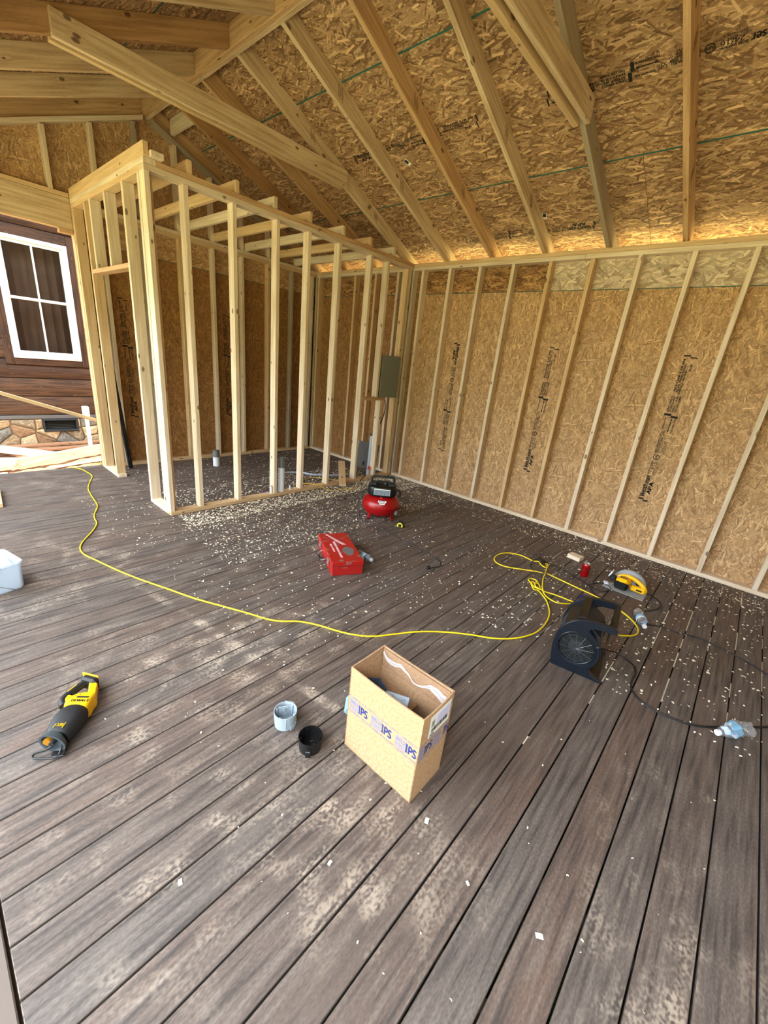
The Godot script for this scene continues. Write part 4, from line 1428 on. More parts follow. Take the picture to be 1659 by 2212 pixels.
func build_compressor() -> void:
	var t := thing("air_compressor", "red pancake air compressor with black top housing and handle", "compressor", V(-1.42, 0.0, 1.08), -0.858)
	var tank := Mb.new()
	tank.lathe([[0.0, 0.022], [0.08, 0.024], [0.125, 0.033], [0.160, 0.052], [0.186, 0.084], [0.197, 0.115], [0.199, 0.132], [0.202, 0.135], [0.202, 0.142], [0.199, 0.145], [0.197, 0.168], [0.186, 0.195], [0.162, 0.222], [0.13, 0.24], [0.08, 0.25], [0.0, 0.252]], 44)
	part(tank, "tank", M["red_tank"], t, 28.0)
	for a in [0.85, -0.75, 2.5, -2.4]:
		var lg := Mb.new()
		lg.T = Transform3D(Basis(Vector3.UP, a), Vector3.ZERO)
		lg.box(V(0, 0.040, 0.166), V(0.028, 0.06, 0.014), 0.003)
		lg.box(V(0, 0.012, 0.174), V(0.03, 0.006, 0.03), 0.002)
		var l := part(lg, "leg", M["red_tank"], t)
		var ft := Mb.new()
		ft.T = Transform3D(Basis(Vector3.UP, a), Vector3.ZERO)
		ft.lathe([[0.016, 0.0], [0.016, 0.007], [0.012, 0.009]], 12, Transform3D(Basis(), V(0, 0.0, 0.174)))
		part(ft, "rubber_foot", M["black_rubber"], l)
	part(Mb.new().box(V(0, 0.238, 0.118), V(0.028, 0.03, 0.03), 0.004, Basis(Vector3.RIGHT, 0.45)), "bracket", M["red_tank"], t)
	# housing: rounded drum, flattened front with label
	var rings := []
	for q in [[0.25, 0.142], [0.262, 0.150], [0.30, 0.153], [0.335, 0.152], [0.345, 0.147], [0.352, 0.135], [0.356, 0.10]]:
		rings.append(ring_of(rrect(q[1] * 2.0, q[1] * 1.72, q[1] * 0.62, 8), Transform3D(Basis(Vector3.RIGHT, -PI / 2), V(0, q[0], 0))))
	part(Mb.new().loft(rings), "housing", M["black_plastic"], t, 30.0)
	var top := Mb.new()
	top.box(V(-0.095, 0.366, 0.02), V(0.07, 0.03, 0.11), 0.008)
	top.box(V(0.095, 0.366, 0.02), V(0.07, 0.03, 0.11), 0.008)
	top.box(V(0.0, 0.362, -0.05), V(0.13, 0.022, 0.07), 0.006)
	part(top, "top_cover", M["charcoal"], t)
	var hd := Mb.new()
	hd.tube(smooth_path([V(-0.118, 0.36, -0.02), V(-0.118, 0.405, -0.02), V(-0.112, 0.425, -0.02), V(-0.09, 0.43, -0.02), V(0.0, 0.43, -0.02), V(0.09, 0.43, -0.02), V(0.112, 0.425, -0.02), V(0.118, 0.405, -0.02), V(0.118, 0.36, -0.02)], 0.012), 0.012, 10)
	part(hd, "handle", M["black_rubber"], t)
	part(Mb.new().cyl(V(0.03, 0.36, 0.03), V(0.03, 0.392, 0.03), 0.018, 0.015), "pressure_knob", M["charcoal"], t)
	# warning label on the front
	var zf := 0.1335
	part(Mb.new().box(V(0, 0.304, zf), V(0.17, 0.066, 0.001)), "warning_label", M["label_grey"], t)
	part(Mb.new().box(V(0, 0.333, zf + 0.0008), V(0.17, 0.008, 0.001)), "label_stripe", M["white"], t)
	for k in [-1, 1]:
		part(Mb.new().box(V(k * 0.029, 0.302, zf + 0.0008), V(0.004, 0.056, 0.001)), "label_rule", M["black_plastic"], t)
	for k in 3:
		for r in 6:
			part(Mb.new().box(V((k - 1) * 0.058, 0.322 - r * 0.0078, zf + 0.0007), V(0.042 - 0.006 * ((r * 7 + k) % 3), 0.0022, 0.0006)), "label_line", M["charcoal"], t)
	# maker's sticker on the tank
	var st := Node3D.new()
	st.name = "sticker"
	t.add_child(st)
	st.transform = Transform3D(Basis(Vector3.RIGHT, -0.85), V(0.012, 0.209, 0.1795))
	part(Mb.new().box(V(0, 0.010, 0), V(0.084, 0.022, 0.0012)), "sticker_upper", M["white"], st)
	part(Mb.new().box(V(0, -0.012, 0), V(0.056, 0.024, 0.0012)), "sticker_lower", M["white"], st)
	text("PORTER", 0.013, Transform3D(Basis(), V(-0.036, 0.010, 0.0009)), M["charcoal"], st, "printed_text", true)
	text("CABLE", 0.012, Transform3D(Basis(), V(-0.024, -0.011, 0.0009)), M["charcoal"], st, "printed_text", true)
	part(Mb.new().tube(smooth_path([V(0.148, 0.315, 0.03), V(0.182, 0.305, 0.03), V(0.192, 0.27, 0.03), V(0.172, 0.235, 0.03)], 0.01), 0.011, 9), "side_hose", M["black_rubber"], t)
	part(Mb.new().box(V(0.165, 0.085, 0.10), V(0.03, 0.05, 0.02), 0.004), "drain_bracket", M["steel_dull"], t)
	var cord := [t.transform * V(-0.146, 0.29, 0.03), t.transform * V(-0.185, 0.285, 0.05), t.transform * V(-0.215, 0.2, 0.08), t.transform * V(-0.218, 0.1, 0.12), t.transform * V(-0.20, 0.02, 0.18)]
	cord += flat([[-1.686, 1.223], [-1.686, 1.356], [-1.705, 1.499], [-1.723, 1.635], [-1.723, 1.751], [-1.74, 1.876], [-1.763, 2.001], [-1.777, 2.094], [-1.806, 2.149], [-1.865, 2.195], [-1.924, 2.185], [-1.96, 2.167]], 0.005)
	wpart(Mb.new().tube(smooth_path(cord), 0.0045, 8), "power_cord", M["charcoal"], t)
	var pg := Mb.new()
	pg.box(V(-1.985, 0.012, 2.155), V(0.045, 0.02, 0.024), 0.005, Basis(Vector3.UP, 0.4))
	wpart(pg, "plug", M["black_rubber"], t)


func build_red_case() -> void:
	var t := thing("metal_tool_case", "scuffed red steel tool case lying on the deck", "tool case", V(-2.465, 0.0, 1.592), -0.494)
	var base := Mb.new()
	base.off = Vector2(0.1, 0.3)
	base.bx(-0.122, 0.122, 0.0, 0.074, -0.27, 0.27, 0.004)
	part(base, "case_body", M["red_paint"], t)
	var lid := Mb.new()
	lid.dir = Vector3.BACK
	lid.off = Vector2(0.42, 0.16)
	lid.bx(-0.126, 0.126, 0.076, 0.116, -0.274, 0.274, 0.005)
	var ld := part(lid, "lid", M["red_paint"], t)
	for z in [-0.15, 0.16]:
		var h := Mb.new()
		h.bx(-0.133, -0.1265, 0.045, 0.1, z - 0.02, z + 0.02, 0.002)
		h.cyl(V(-0.133, 0.06, z - 0.018), V(-0.133, 0.06, z + 0.018), 0.005)
		part(h, "latch", M["steel_dull"], t)
	part(Mb.new().tube(smooth_path([V(-0.124, 0.052, -0.075), V(-0.145, 0.045, -0.075), V(-0.158, 0.035, -0.06), V(-0.162, 0.03, 0.0), V(-0.158, 0.035, 0.06), V(-0.145, 0.045, 0.075), V(-0.124, 0.052, 0.075)], 0.01), 0.0055, 8), "handle", M["steel"], t)
	part(Mb.new().box(V(-0.162, 0.031, 0.0), V(0.014, 0.014, 0.085), 0.004), "handle_grip", M["black_rubber"], t)
	# worn lettering on the lid: a slanted flash and two broken lines of capitals
	var fl := PackedVector2Array([Vector2(-0.06, -0.255), Vector2(-0.045, -0.235), Vector2(0.06, -0.03), Vector2(0.03, -0.03), Vector2(-0.01, -0.10), Vector2(-0.02, -0.13), Vector2(-0.055, -0.215), Vector2(-0.07, -0.235)])
	var f := Mb.new()
	f.prism(fl, 0.0008, Transform3D(Basis(V(1, 0, 0), V(0, 0, 1), V(0, -1, 0)), V(0, 0.1162, 0)))
	part(f, "painted_flash", M["white_worn"], ld)
	part(Mb.new().box(V(0.0, 0.1168, -0.125), V(0.003, 0.0008, 0.21), 0.0, Basis(Vector3.UP, 0.47)), "flash_rule", M["charcoal"], ld)
	# two lines of capitals worn past reading: broken strokes of paint
	var rr := RandomNumberGenerator.new()
	rr.seed = 21
	for row in [[-0.03, -0.10, [0.085, 0.095, 0.085], 0.021], [-0.065, -0.055, [0.055, 0.075], 0.018]]:
		var z: float = row[1]
		for L in row[2]:
			var w := Mb.new()
			var q := 0.0
			while q < L:
				var wd := rr.randf_range(0.003, 0.009)
				var hh: float = row[3] * rr.randf_range(0.7, 1.0)
				w.box(V(row[0] + rr.randf_range(-0.002, 0.002), 0.1163, z + q + wd / 2), V(hh, 0.0006, wd))
				q += wd + rr.randf_range(0.0015, 0.004)
			var wl := part(w, "worn_lettering", M["white_worn"], ld)
			wl.set_meta("kind", "stuff")
			z += L + 0.014
	# bare steel where the enamel is rubbed off
	var patch := PackedVector2Array()
	for k in 26:
		var a := TAU * k / 26
		var rad := 0.036 * (1.0 + 0.35 * rr.randf())
		patch.append(Vector2(0.05 + cos(a) * rad * 1.0, 0.085 + sin(a) * rad * 1.9))
	part(Mb.new().prism(patch, 0.0005, Transform3D(Basis(V(1, 0, 0), V(0, 0, 1), V(0, -1, 0)), V(0, 0.1161, 0))), "bare_patch", M["bare_steel"], ld)


func build_cardboard_box() -> void:
	var t := thing("cardboard_box", "open tan cardboard box with blue printed band and shipping label", "box", V(-3.502, 0.0, 3.081), 0.02)
	var w := 0.2
	var l := 0.358
	var h := 0.414
	var th := 0.005
	var mb := Mb.new()
	mb.dir = Vector3.BACK
	part(Mb.new().bx(-w / 2, w / 2, 0.001, 0.006, -l / 2, l / 2), "box_bottom", M["cardboard_in"], t)
	# sides bow slightly at the rim
	var wall := func(a: Vector2, b: Vector2, called: String) -> MeshInstance3D:
		var n := 8
		var nm := Vector2(b.y - a.y, a.x - b.x).normalized()     # outwards
		var rings := []
		for k in n + 1:
			var u := float(k) / n
			var p := a.lerp(b, u)
			var bow := sin(PI * u) * 0.002
			var ring := PackedVector3Array()
			for q in [[0.0, 0.0], [0.6, 0.0], [1.0, 1.0]]:
				ring.append(V(p.x + nm.x * bow * q[1], 0.002 + (h - 0.002 - 0.004 * sin(PI * u)) * q[0], p.y + nm.y * bow * q[1]))
			for q in [[1.0, 1.0], [0.6, 0.0], [0.0, 0.0]]:
				ring.append(V(p.x + nm.x * (bow * q[1] - th), 0.002 + (h - 0.002 - 0.004 * sin(PI * u)) * q[0], p.y + nm.y * (bow * q[1] - th)))
			rings.append(ring)
		var m := Mb.new()
		m.dir = Vector3.UP
		m.loft(rings)
		return part(m, called, M["cardboard"], t, 30.0)
	var P := [Vector2(-w / 2, -l / 2), Vector2(-w / 2, l / 2), Vector2(w / 2, l / 2), Vector2(w / 2, -l / 2)]
	var left: MeshInstance3D = wall.call(P[1], P[0], "box_side")
	var front: MeshInstance3D = wall.call(P[2], P[1], "box_side")
	wall.call(P[3], P[2], "box_side")
	wall.call(P[0], P[3], "box_side")
	# turned-in liner on the far side and the crumpled strip of clear tape
	part(Mb.new().box(V(w / 2 - 0.012, h - 0.05, 0.0), V(0.003, 0.09, l - 0.02), 0.0, Basis(Vector3.BACK, 0.03)), "inner_flap", M["cardboard_in"], t)
	var tp := Mb.new()
	var rg := []
	var r := RandomNumberGenerator.new()
	r.seed = 3
	for k in 25:
		var u := k / 24.0
		var z := -0.165 + 0.325 * u
		var y := h - 0.02 - 0.035 * sin(u * 2.6) - 0.014 * sin(u * 14.0)
		var hw := 0.006 + 0.004 * sin(u * 9.0) + (0.014 if u > 0.72 else 0.0) * (u - 0.72) / 0.28
		var x := w / 2 - 0.0155 - 0.004 * absf(sin(u * 21.0)) - r.randf() * 0.002
		rg.append(PackedVector3Array([V(x, y + hw, z), V(x - 0.0025, y + hw * 0.3, z), V(x, y - hw * 0.3, z), V(x - 0.002, y - hw, z), V(x + 0.0006, y - hw, z), V(x + 0.0006, y + hw, z)]))
	tp.loft(rg)
	part(tp, "clear_tape", M["film"], t, 15.0)
	# printed band on the two faces in view: X runs along the face
	var XL := Transform3D(Basis(V(0, 0, 1), V(0, 1, 0), V(-1, 0, 0)), V(-w / 2 - 0.0006, 0, -l / 2))
	var XF := Transform3D(Basis(V(1, 0, 0), V(0, 1, 0), V(0, 0, 1)), V(-w / 2, 0, l / 2 + 0.0006))
	for face in [[XL, left, [0.012, 0.058, 0.128, 0.182, 0.252, 0.30], l, 0.232], [XF, front, [-0.018, 0.038, 0.092, 0.165], w, 0.232]]:
		var X: Transform3D = face[0]
		var y: float = face[4]
		text("PLUMBING • OUTLET BOXES • SOLVENT CEMENTS • DRESSING PIP" if face[3] > 0.3 else "MENTS • PVC CEMENT • SOLVENT", 0.0075, X * Transform3D(Basis(), V(0.004, y + 0.045, 0)), M["blue_pale"], face[1], "printed_text", false, 1.0, false, face[3] - 0.01)
		text("WOODWORK • TEST PLUGS • FABRICATION & LIGHT COMMERCIAL GRADE" if face[3] > 0.3 else "T • RESIDENTIAL • LIGHT COM", 0.0075, X * Transform3D(Basis(), V(0.004, y - 0.028, 0)), M["blue_pale"], face[1], "printed_text", false, 1.0, false, face[3] - 0.01)
		var k := 0
		for u in face[2]:
			if k % 2 == 0:
				var x0 := maxf(0.003, u)
				var x1 := minf(face[3] - 0.003, u + 0.05)
				var rim := Mb.new()
				rim.T = X
				for b in [[x0, x1, y - 0.019, y - 0.017], [x0, x1, y + 0.032, y + 0.034], [x0, x0 + 0.002, y - 0.019, y + 0.034], [x1 - 0.002, x1, y - 0.019, y + 0.034]]:
					rim.bx(b[0], b[1], b[2], b[3], -0.0002, 0.0004)
				if x1 - x0 > 0.02:
					part(rim, "printed_frame", M["blue_pale"], face[1])
					text("WELD", 0.018, X * Transform3D(Basis(), V(x0 + 0.004, y + 0.020, 0)), M["blue_pale"], face[1], "printed_text", true, 1.0, false, x1 - x0 - 0.008)
					text("TEST", 0.018, X * Transform3D(Basis(), V(x0 + 0.004, y - 0.005, 0)), M["blue_pale"], face[1], "printed_text", true, 1.0, false, x1 - x0 - 0.008)
			else:
				text("IPS", 0.036, X * Transform3D(Basis(), V(u, y + 0.008, 0)), M["blue_ink"], face[1], "printed_text", true, 1.0, false, minf(0.048, face[3] - u - 0.004))
			k += 1
	# shipping label with bar code
	var lb := Node3D.new()
	lb.name = "shipping_label"
	front.add_child(lb)
	lb.transform = XF * Transform3D(Basis(), V(0.112, 0.345, 0.0022))
	part(Mb.new().box(V(0, 0, 0), V(0.135, 0.10, 0.0008)), "label_paper", M["white"], lb)
	part(Mb.new().box(V(0.02, 0.012, 0.0006), V(0.085, 0.045, 0.0005)), "window_patch", M["label_pale"], lb)
	var bar := Mb.new()
	var bxp := -0.052
	r.seed = 8
	while bxp < 0.055:
		var bw: float = [0.0016, 0.0026, 0.004][r.randi() % 3]
		bar.bx(bxp, bxp + bw, -0.032, -0.012, 0.0002, 0.0009)
		bxp += bw + [0.0016, 0.003][r.randi() % 2]
	part(bar, "bar_code", M["ink"], lb)
	for k in 5:
		part(Mb.new().box(V(-0.047, 0.022 - k * 0.006, 0.0006), V(0.022 - 0.004 * (k % 2), 0.0026, 0.0005)), "label_line", M["ink"], lb)
	part(Mb.new().box(V(-0.045, -0.043, 0.0006), V(0.028, 0.006, 0.0005)), "label_line", M["ink"], lb)
	# what it holds: two plastic electrical boxes
	outlet_box("outlet_box", "slate plastic outlet box in the far end of the cardboard box", V(-3.515, 0.287, 2.972), Basis(Vector3.UP, 1.2) * Basis(Vector3.RIGHT, 0.35), M["box_slate"], 0.062)
	outlet_box("outlet_box", "grey plastic outlet box tipped open-side up inside the cardboard box", V(-3.505, 0.294, 3.075), Basis(Vector3.UP, -1.15) * Basis(Vector3.RIGHT, -0.75), M["box_grey"], 0.068)
	part(Mb.new().bx(-0.092, 0.092, 0.242, 0.247, -0.168, 0.035), "inner_pad", M["cardboard_in"], t)


func outlet_box(called: String, label: String, at: Vector3, b: Basis, m: Material, s: float, group := "") -> void:
	var t := thing(called, label, "electrical box", at, 0.0, group)
	t.transform = Transform3D(b, at)
	var w := s * 0.72
	var dpt := s * 0.85
	var mb := Mb.new()
	mb.bx(-w, w, -dpt / 2, -dpt / 2 + 0.003, -s / 2, s / 2, 0.001)
	mb.bx(-w, -w + 0.003, -dpt / 2, dpt / 2, -s / 2, s / 2, 0.001)
	mb.bx(w - 0.003, w, -dpt / 2, dpt / 2, -s / 2, s / 2, 0.001)
	mb.bx(-w, w, -dpt / 2, dpt / 2, -s / 2, -s / 2 + 0.003, 0.001)
	mb.bx(-w, w, -dpt / 2, dpt / 2, s / 2 - 0.003, s / 2, 0.001)
	part(mb, "box_shell", m, t)
	for x in [-w * 0.5, w * 0.5]:
		for y in [dpt / 2 - 0.011, -dpt / 2 + 0.011]:
			part(Mb.new().bx(x - 0.006, x + 0.006, y - 0.005, y + 0.005, s / 2, s / 2 + 0.006, 0.001), "mounting_ear", m, t)


func build_round_boxes() -> void:
	# open round fixture boxes: wall, floor, screw bosses
	for d in [["round_fixture_box", "grey round plastic electrical box standing open on the deck", V(-3.728, 0.0, 2.647), "box_grey", 0.076, 0.6], ["round_fixture_box", "black round plastic electrical box with nails beside the carton", V(-3.722, 0.0, 2.817), "box_black", 0.066, -0.3]]:
		var t := thing(d[0], d[1], "electrical box", d[2], d[5])
		var h: float = d[4]
		var m: Material = M[d[3]]
		part(Mb.new().lathe([[0.046, 0.004], [0.0505, h], [0.0475, h], [0.0435, 0.010], [0.0, 0.010], [0.0, 0.004]], 40), "shell", m, t)
		for a in [0.4, 1.7, 3.4, 4.8]:
			var b := Mb.new()
			b.cyl(V(cos(a) * 0.041, 0.012, sin(a) * 0.041), V(cos(a) * 0.042, h - 0.006, sin(a) * 0.042), 0.005, 0.005, 10)
			part(b, "screw_boss", m, t)
		if d[3] == "box_grey":
			for k in 7:
				var a := 0.9 + k * 0.22
				part(Mb.new().box(V(cos(a) * 0.0475, 0.011, sin(a) * 0.0475), V(0.005, 0.022, 0.006), 0.001, Basis(Vector3.UP, -a)), "rib", m, t)
			part(Mb.new().box(V(cos(2.75) * 0.049, 0.045, sin(2.75) * 0.049), V(0.006, h - 0.02, 0.006), 0.001, Basis(Vector3.UP, -2.75)), "clip", m, t)
			for a in [0.0, -0.55]:
				part(Mb.new().cyl(V(0.048 * cos(a), 0.062, -0.044 * sin(a) - 0.02), V(-0.012, 0.05, 0.028 * sin(a) + 0.01), 0.0016, -1.0, 6), "nail", M["steel"], t)
			part(Mb.new().box(V(0.028, 0.04, -0.012), V(0.004, 0.06, 0.06), 0.001, Basis(Vector3.UP, 0.5)), "divider", m, t)
			part(Mb.new().bx(0.044, 0.056, 0.004, h - 0.002, -0.022, 0.022, 0.002), "bracket", m, t)
		else:
			for a in [2.1, -1.2]:
				part(Mb.new().box(V(cos(a) * 0.055, 0.03, sin(a) * 0.055), V(0.018, 0.034, 0.022), 0.003, Basis(Vector3.UP, -a)), "nail_bracket", m, t)
			part(Mb.new().cyl(V(0.02, 0.018, 0.066), V(0.088, 0.024, 0.052), 0.0014, -1.0, 6), "nail", M["steel"], t)
			part(Mb.new().cyl(V(-0.06, 0.05, -0.035), V(-0.052, 0.09, -0.02), 0.0014, -1.0, 6), "nail", M["steel"], t)
			for k in 4:
				part(Mb.new().box(V(0.008 + 0.007 * (k % 2), 0.0105 + 0.004, -0.012 + 0.016 * (k / 2)), V(0.004, 0.006, 0.012), 0.001, Basis(Vector3.UP, 0.6)), "clamp_tab", M["charcoal"], t)
	outlet_box("outlet_box", "pale blue plastic outlet box on the deck behind the carton", V(-3.455, 0.036, 2.80), Basis(Vector3.UP, 0.7) * Basis(Vector3.RIGHT, 0.6), M["box_blue"], 0.062)


func build_reciprocating_saw() -> void:
	# lies on its side; x runs from the shoe to the battery foot, z towards the yellow spine
	var t := thing("reciprocating_saw", "yellow and black cordless reciprocating saw lying on the deck", "power saw", V(-4.468, 0.002, 2.172), 0.82)
	t.scale = V(0.84, 1.0, 1.04)
	var boot := Mb.new()
	var rings := []
	for q in [[0.045, 0.035, 0.039, 0.040], [0.06, 0.039, 0.045, 0.041], [0.10, 0.042, 0.053, 0.043], [0.14, 0.044, 0.057, 0.045], [0.175, 0.042, 0.053, 0.045], [0.20, 0.037, 0.042, 0.043]]:
		var ring := PackedVector3Array()
		for k in 24:
			var a := TAU * k / 24
			var sq := pow(absf(cos(a)), 0.75) * signf(cos(a))
			var sq2 := pow(absf(sin(a)), 0.75) * signf(sin(a))
			ring.append(V(q[0], q[3] + q[1] * sq2, q[2] * sq))
		rings.append(ring)
	boot.loft(rings)
	part(boot, "gear_boot", M["black_rubber"], t, 40.0)
	# flared nose guard, smoky, with its amber inside and blade clamp
	var nose := Mb.new()
	var nr := []
	for q in [[0.047, 0.036, 0.038], [0.03, 0.041, 0.050], [0.012, 0.041, 0.052], [0.012, 0.035, 0.044], [0.03, 0.03, 0.036], [0.034, 0.004, 0.004]]:
		var ring := PackedVector3Array()
		for k in 24:
			var a := TAU * k / 24
			ring.append(V(q[0] - 0.012 * cos(a) * (1.0 if q[1] > 0.01 else 0.0), 0.042 + q[1] * sin(a), q[2] * cos(a)))
		nr.append(ring)
	nose.loft(nr)
	part(nose, "nose_guard", M["smoke"], t, 50.0)
	part(Mb.new().cyl(V(0.036, 0.046, -0.018), V(0.014, 0.046, -0.018), 0.013, 0.015), "amber_insert", M["amber"], t)
	part(Mb.new().cyl(V(0.036, 0.05, 0.004), V(0.0, 0.05, 0.004), 0.011, 0.009), "blade_clamp", M["charcoal"], t)
	var shoe := Mb.new()
	shoe.tube(smooth_path([V(0.02, 0.03, 0.03), V(-0.015, 0.016, 0.034), V(-0.030, 0.012, 0.024), V(-0.035, 0.012, -0.02), V(-0.032, 0.012, -0.045), V(-0.022, 0.013, -0.054), V(-0.010, 0.016, -0.048), V(0.002, 0.02, -0.02), V(0.02, 0.03, 0.0)], 0.008), 0.0042, 8)
	shoe.box(V(-0.012, 0.016, 0.03), V(0.032, 0.006, 0.044), 0.002, Basis(Vector3.UP, 0.2))
	part(shoe, "shoe", M["black_plastic"], t)
	# yellow motor body
	var body := Mb.new()
	var br := []
	for q in [[0.196, 0.037, 0.044, -0.002], [0.215, 0.040, 0.047, -0.004], [0.25, 0.040, 0.045, -0.006], [0.275, 0.037, 0.036, 0.004], [0.285, 0.033, 0.028, 0.010]]:
		br.append(ring_of(rrect(q[2] * 2, q[1] * 2, 0.014, 5), Transform3D(Basis(V(0, 0, -1), V(0, 1, 0), V(1, 0, 0)), V(q[0], 0.042, q[3]))))
	body.loft(br)
	var by := part(body, "motor_body", M["yellow_tool"], t, 35.0)
	for k in 3:
		part(Mb.new().box(V(0.238 + 0.012 * k, 0.0822, -0.036 + 0.012 * k), V(0.004, 0.002, 0.006), 0.0008), "vent_slot", M["charcoal"], by)
	text("DEWALT", 0.013, Transform3D(Basis(V(0, 0, 1), V(1, 0, 0), V(0, 1, 0)).rotated(Vector3.UP, 0.0), V(0.222, 0.0826, -0.028)), M["ink"], by, "printed_text", true)
	part(Mb.new().box(V(0.245, 0.0822, 0.006), V(0.010, 0.001, 0.045), 0.0), "model_plate", M["ink"], by)
	text("XR", 0.014, Transform3D(Basis(V(0, 0, 1), V(1, 0, 0), V(0, 1, 0)), V(0.075, 0.0825, -0.008)), M["yellow_tool"], by, "printed_text", true)
	part(Mb.new().box(V(0.082, 0.082, 0.017), V(0.045, 0.0012, 0.0022), 0.0), "boot_stripe", M["yellow_tool"], t)
	part(Mb.new().box(V(0.070, 0.0815, -0.014), V(0.022, 0.0012, 0.0022), 0.0), "boot_stripe", M["yellow_tool"], t)
	# front bow of the handle, grip, trigger, spine and foot
	var bow := Mb.new()
	bow.tube(smooth_path([V(0.21, 0.045, -0.028), V(0.235, 0.045, -0.05), V(0.262, 0.045, -0.066), V(0.285, 0.045, -0.068)], 0.01), 0.014, 12)
	part(bow, "handle_bow", M["yellow_tool"], t)
	part(Mb.new().tube(smooth_path([V(0.225, 0.044, -0.062), V(0.255, 0.045, -0.082), V(0.29, 0.045, -0.083), V(0.33, 0.044, -0.074), V(0.37, 0.043, -0.062), V(0.395, 0.042, -0.05)], 0.01), 0.0165, 12), "grip", M["black_rubber"], t)
	part(Mb.new().box(V(0.285, 0.045, -0.055), V(0.05, 0.018, 0.02), 0.006, Basis(Vector3.UP, 0.15)), "trigger", M["black_plastic"], t)
	part(Mb.new().box(V(0.33, 0.0605, -0.078), V(0.05, 0.0015, 0.003), 0.0, Basis(Vector3.UP, -0.25)), "grip_stripe", M["yellow_tool"], t)
	var sp := Mb.new()
	var sr := []
	for q in [[0.278, 0.024, 0.020, 0.018], [0.32, 0.020, 0.017, 0.006], [0.37, 0.021, 0.018, -0.012]]:
		sr.append(ring_of(rrect(q[2] * 2, q[1] * 2, 0.008, 4), Transform3D(Basis(V(0, 0, -1), V(0, 1, 0), V(1, 0, 0)), V(q[0], 0.04, q[3]))))
	sp.loft(sr)
	part(sp, "spine", M["yellow_tool"], t, 35.0)
	var ft := Mb.new()
	ft.box(V(0.392, 0.042, -0.035), V(0.036, 0.066, 0.075), 0.010, Basis(Vector3.UP, -0.35))
	part(ft, "battery_foot", M["black_rubber"], t)
	part(Mb.new().box(V(0.412, 0.042, -0.04), V(0.006, 0.072, 0.082), 0.002, Basis(Vector3.UP, -0.35)), "foot_trim", M["yellow_tool"], t)
	part(Mb.new().box(V(0.420, 0.040, -0.042), V(0.012, 0.05, 0.055), 0.003, Basis(Vector3.UP, -0.35)), "battery_rail", M["amber"], t)


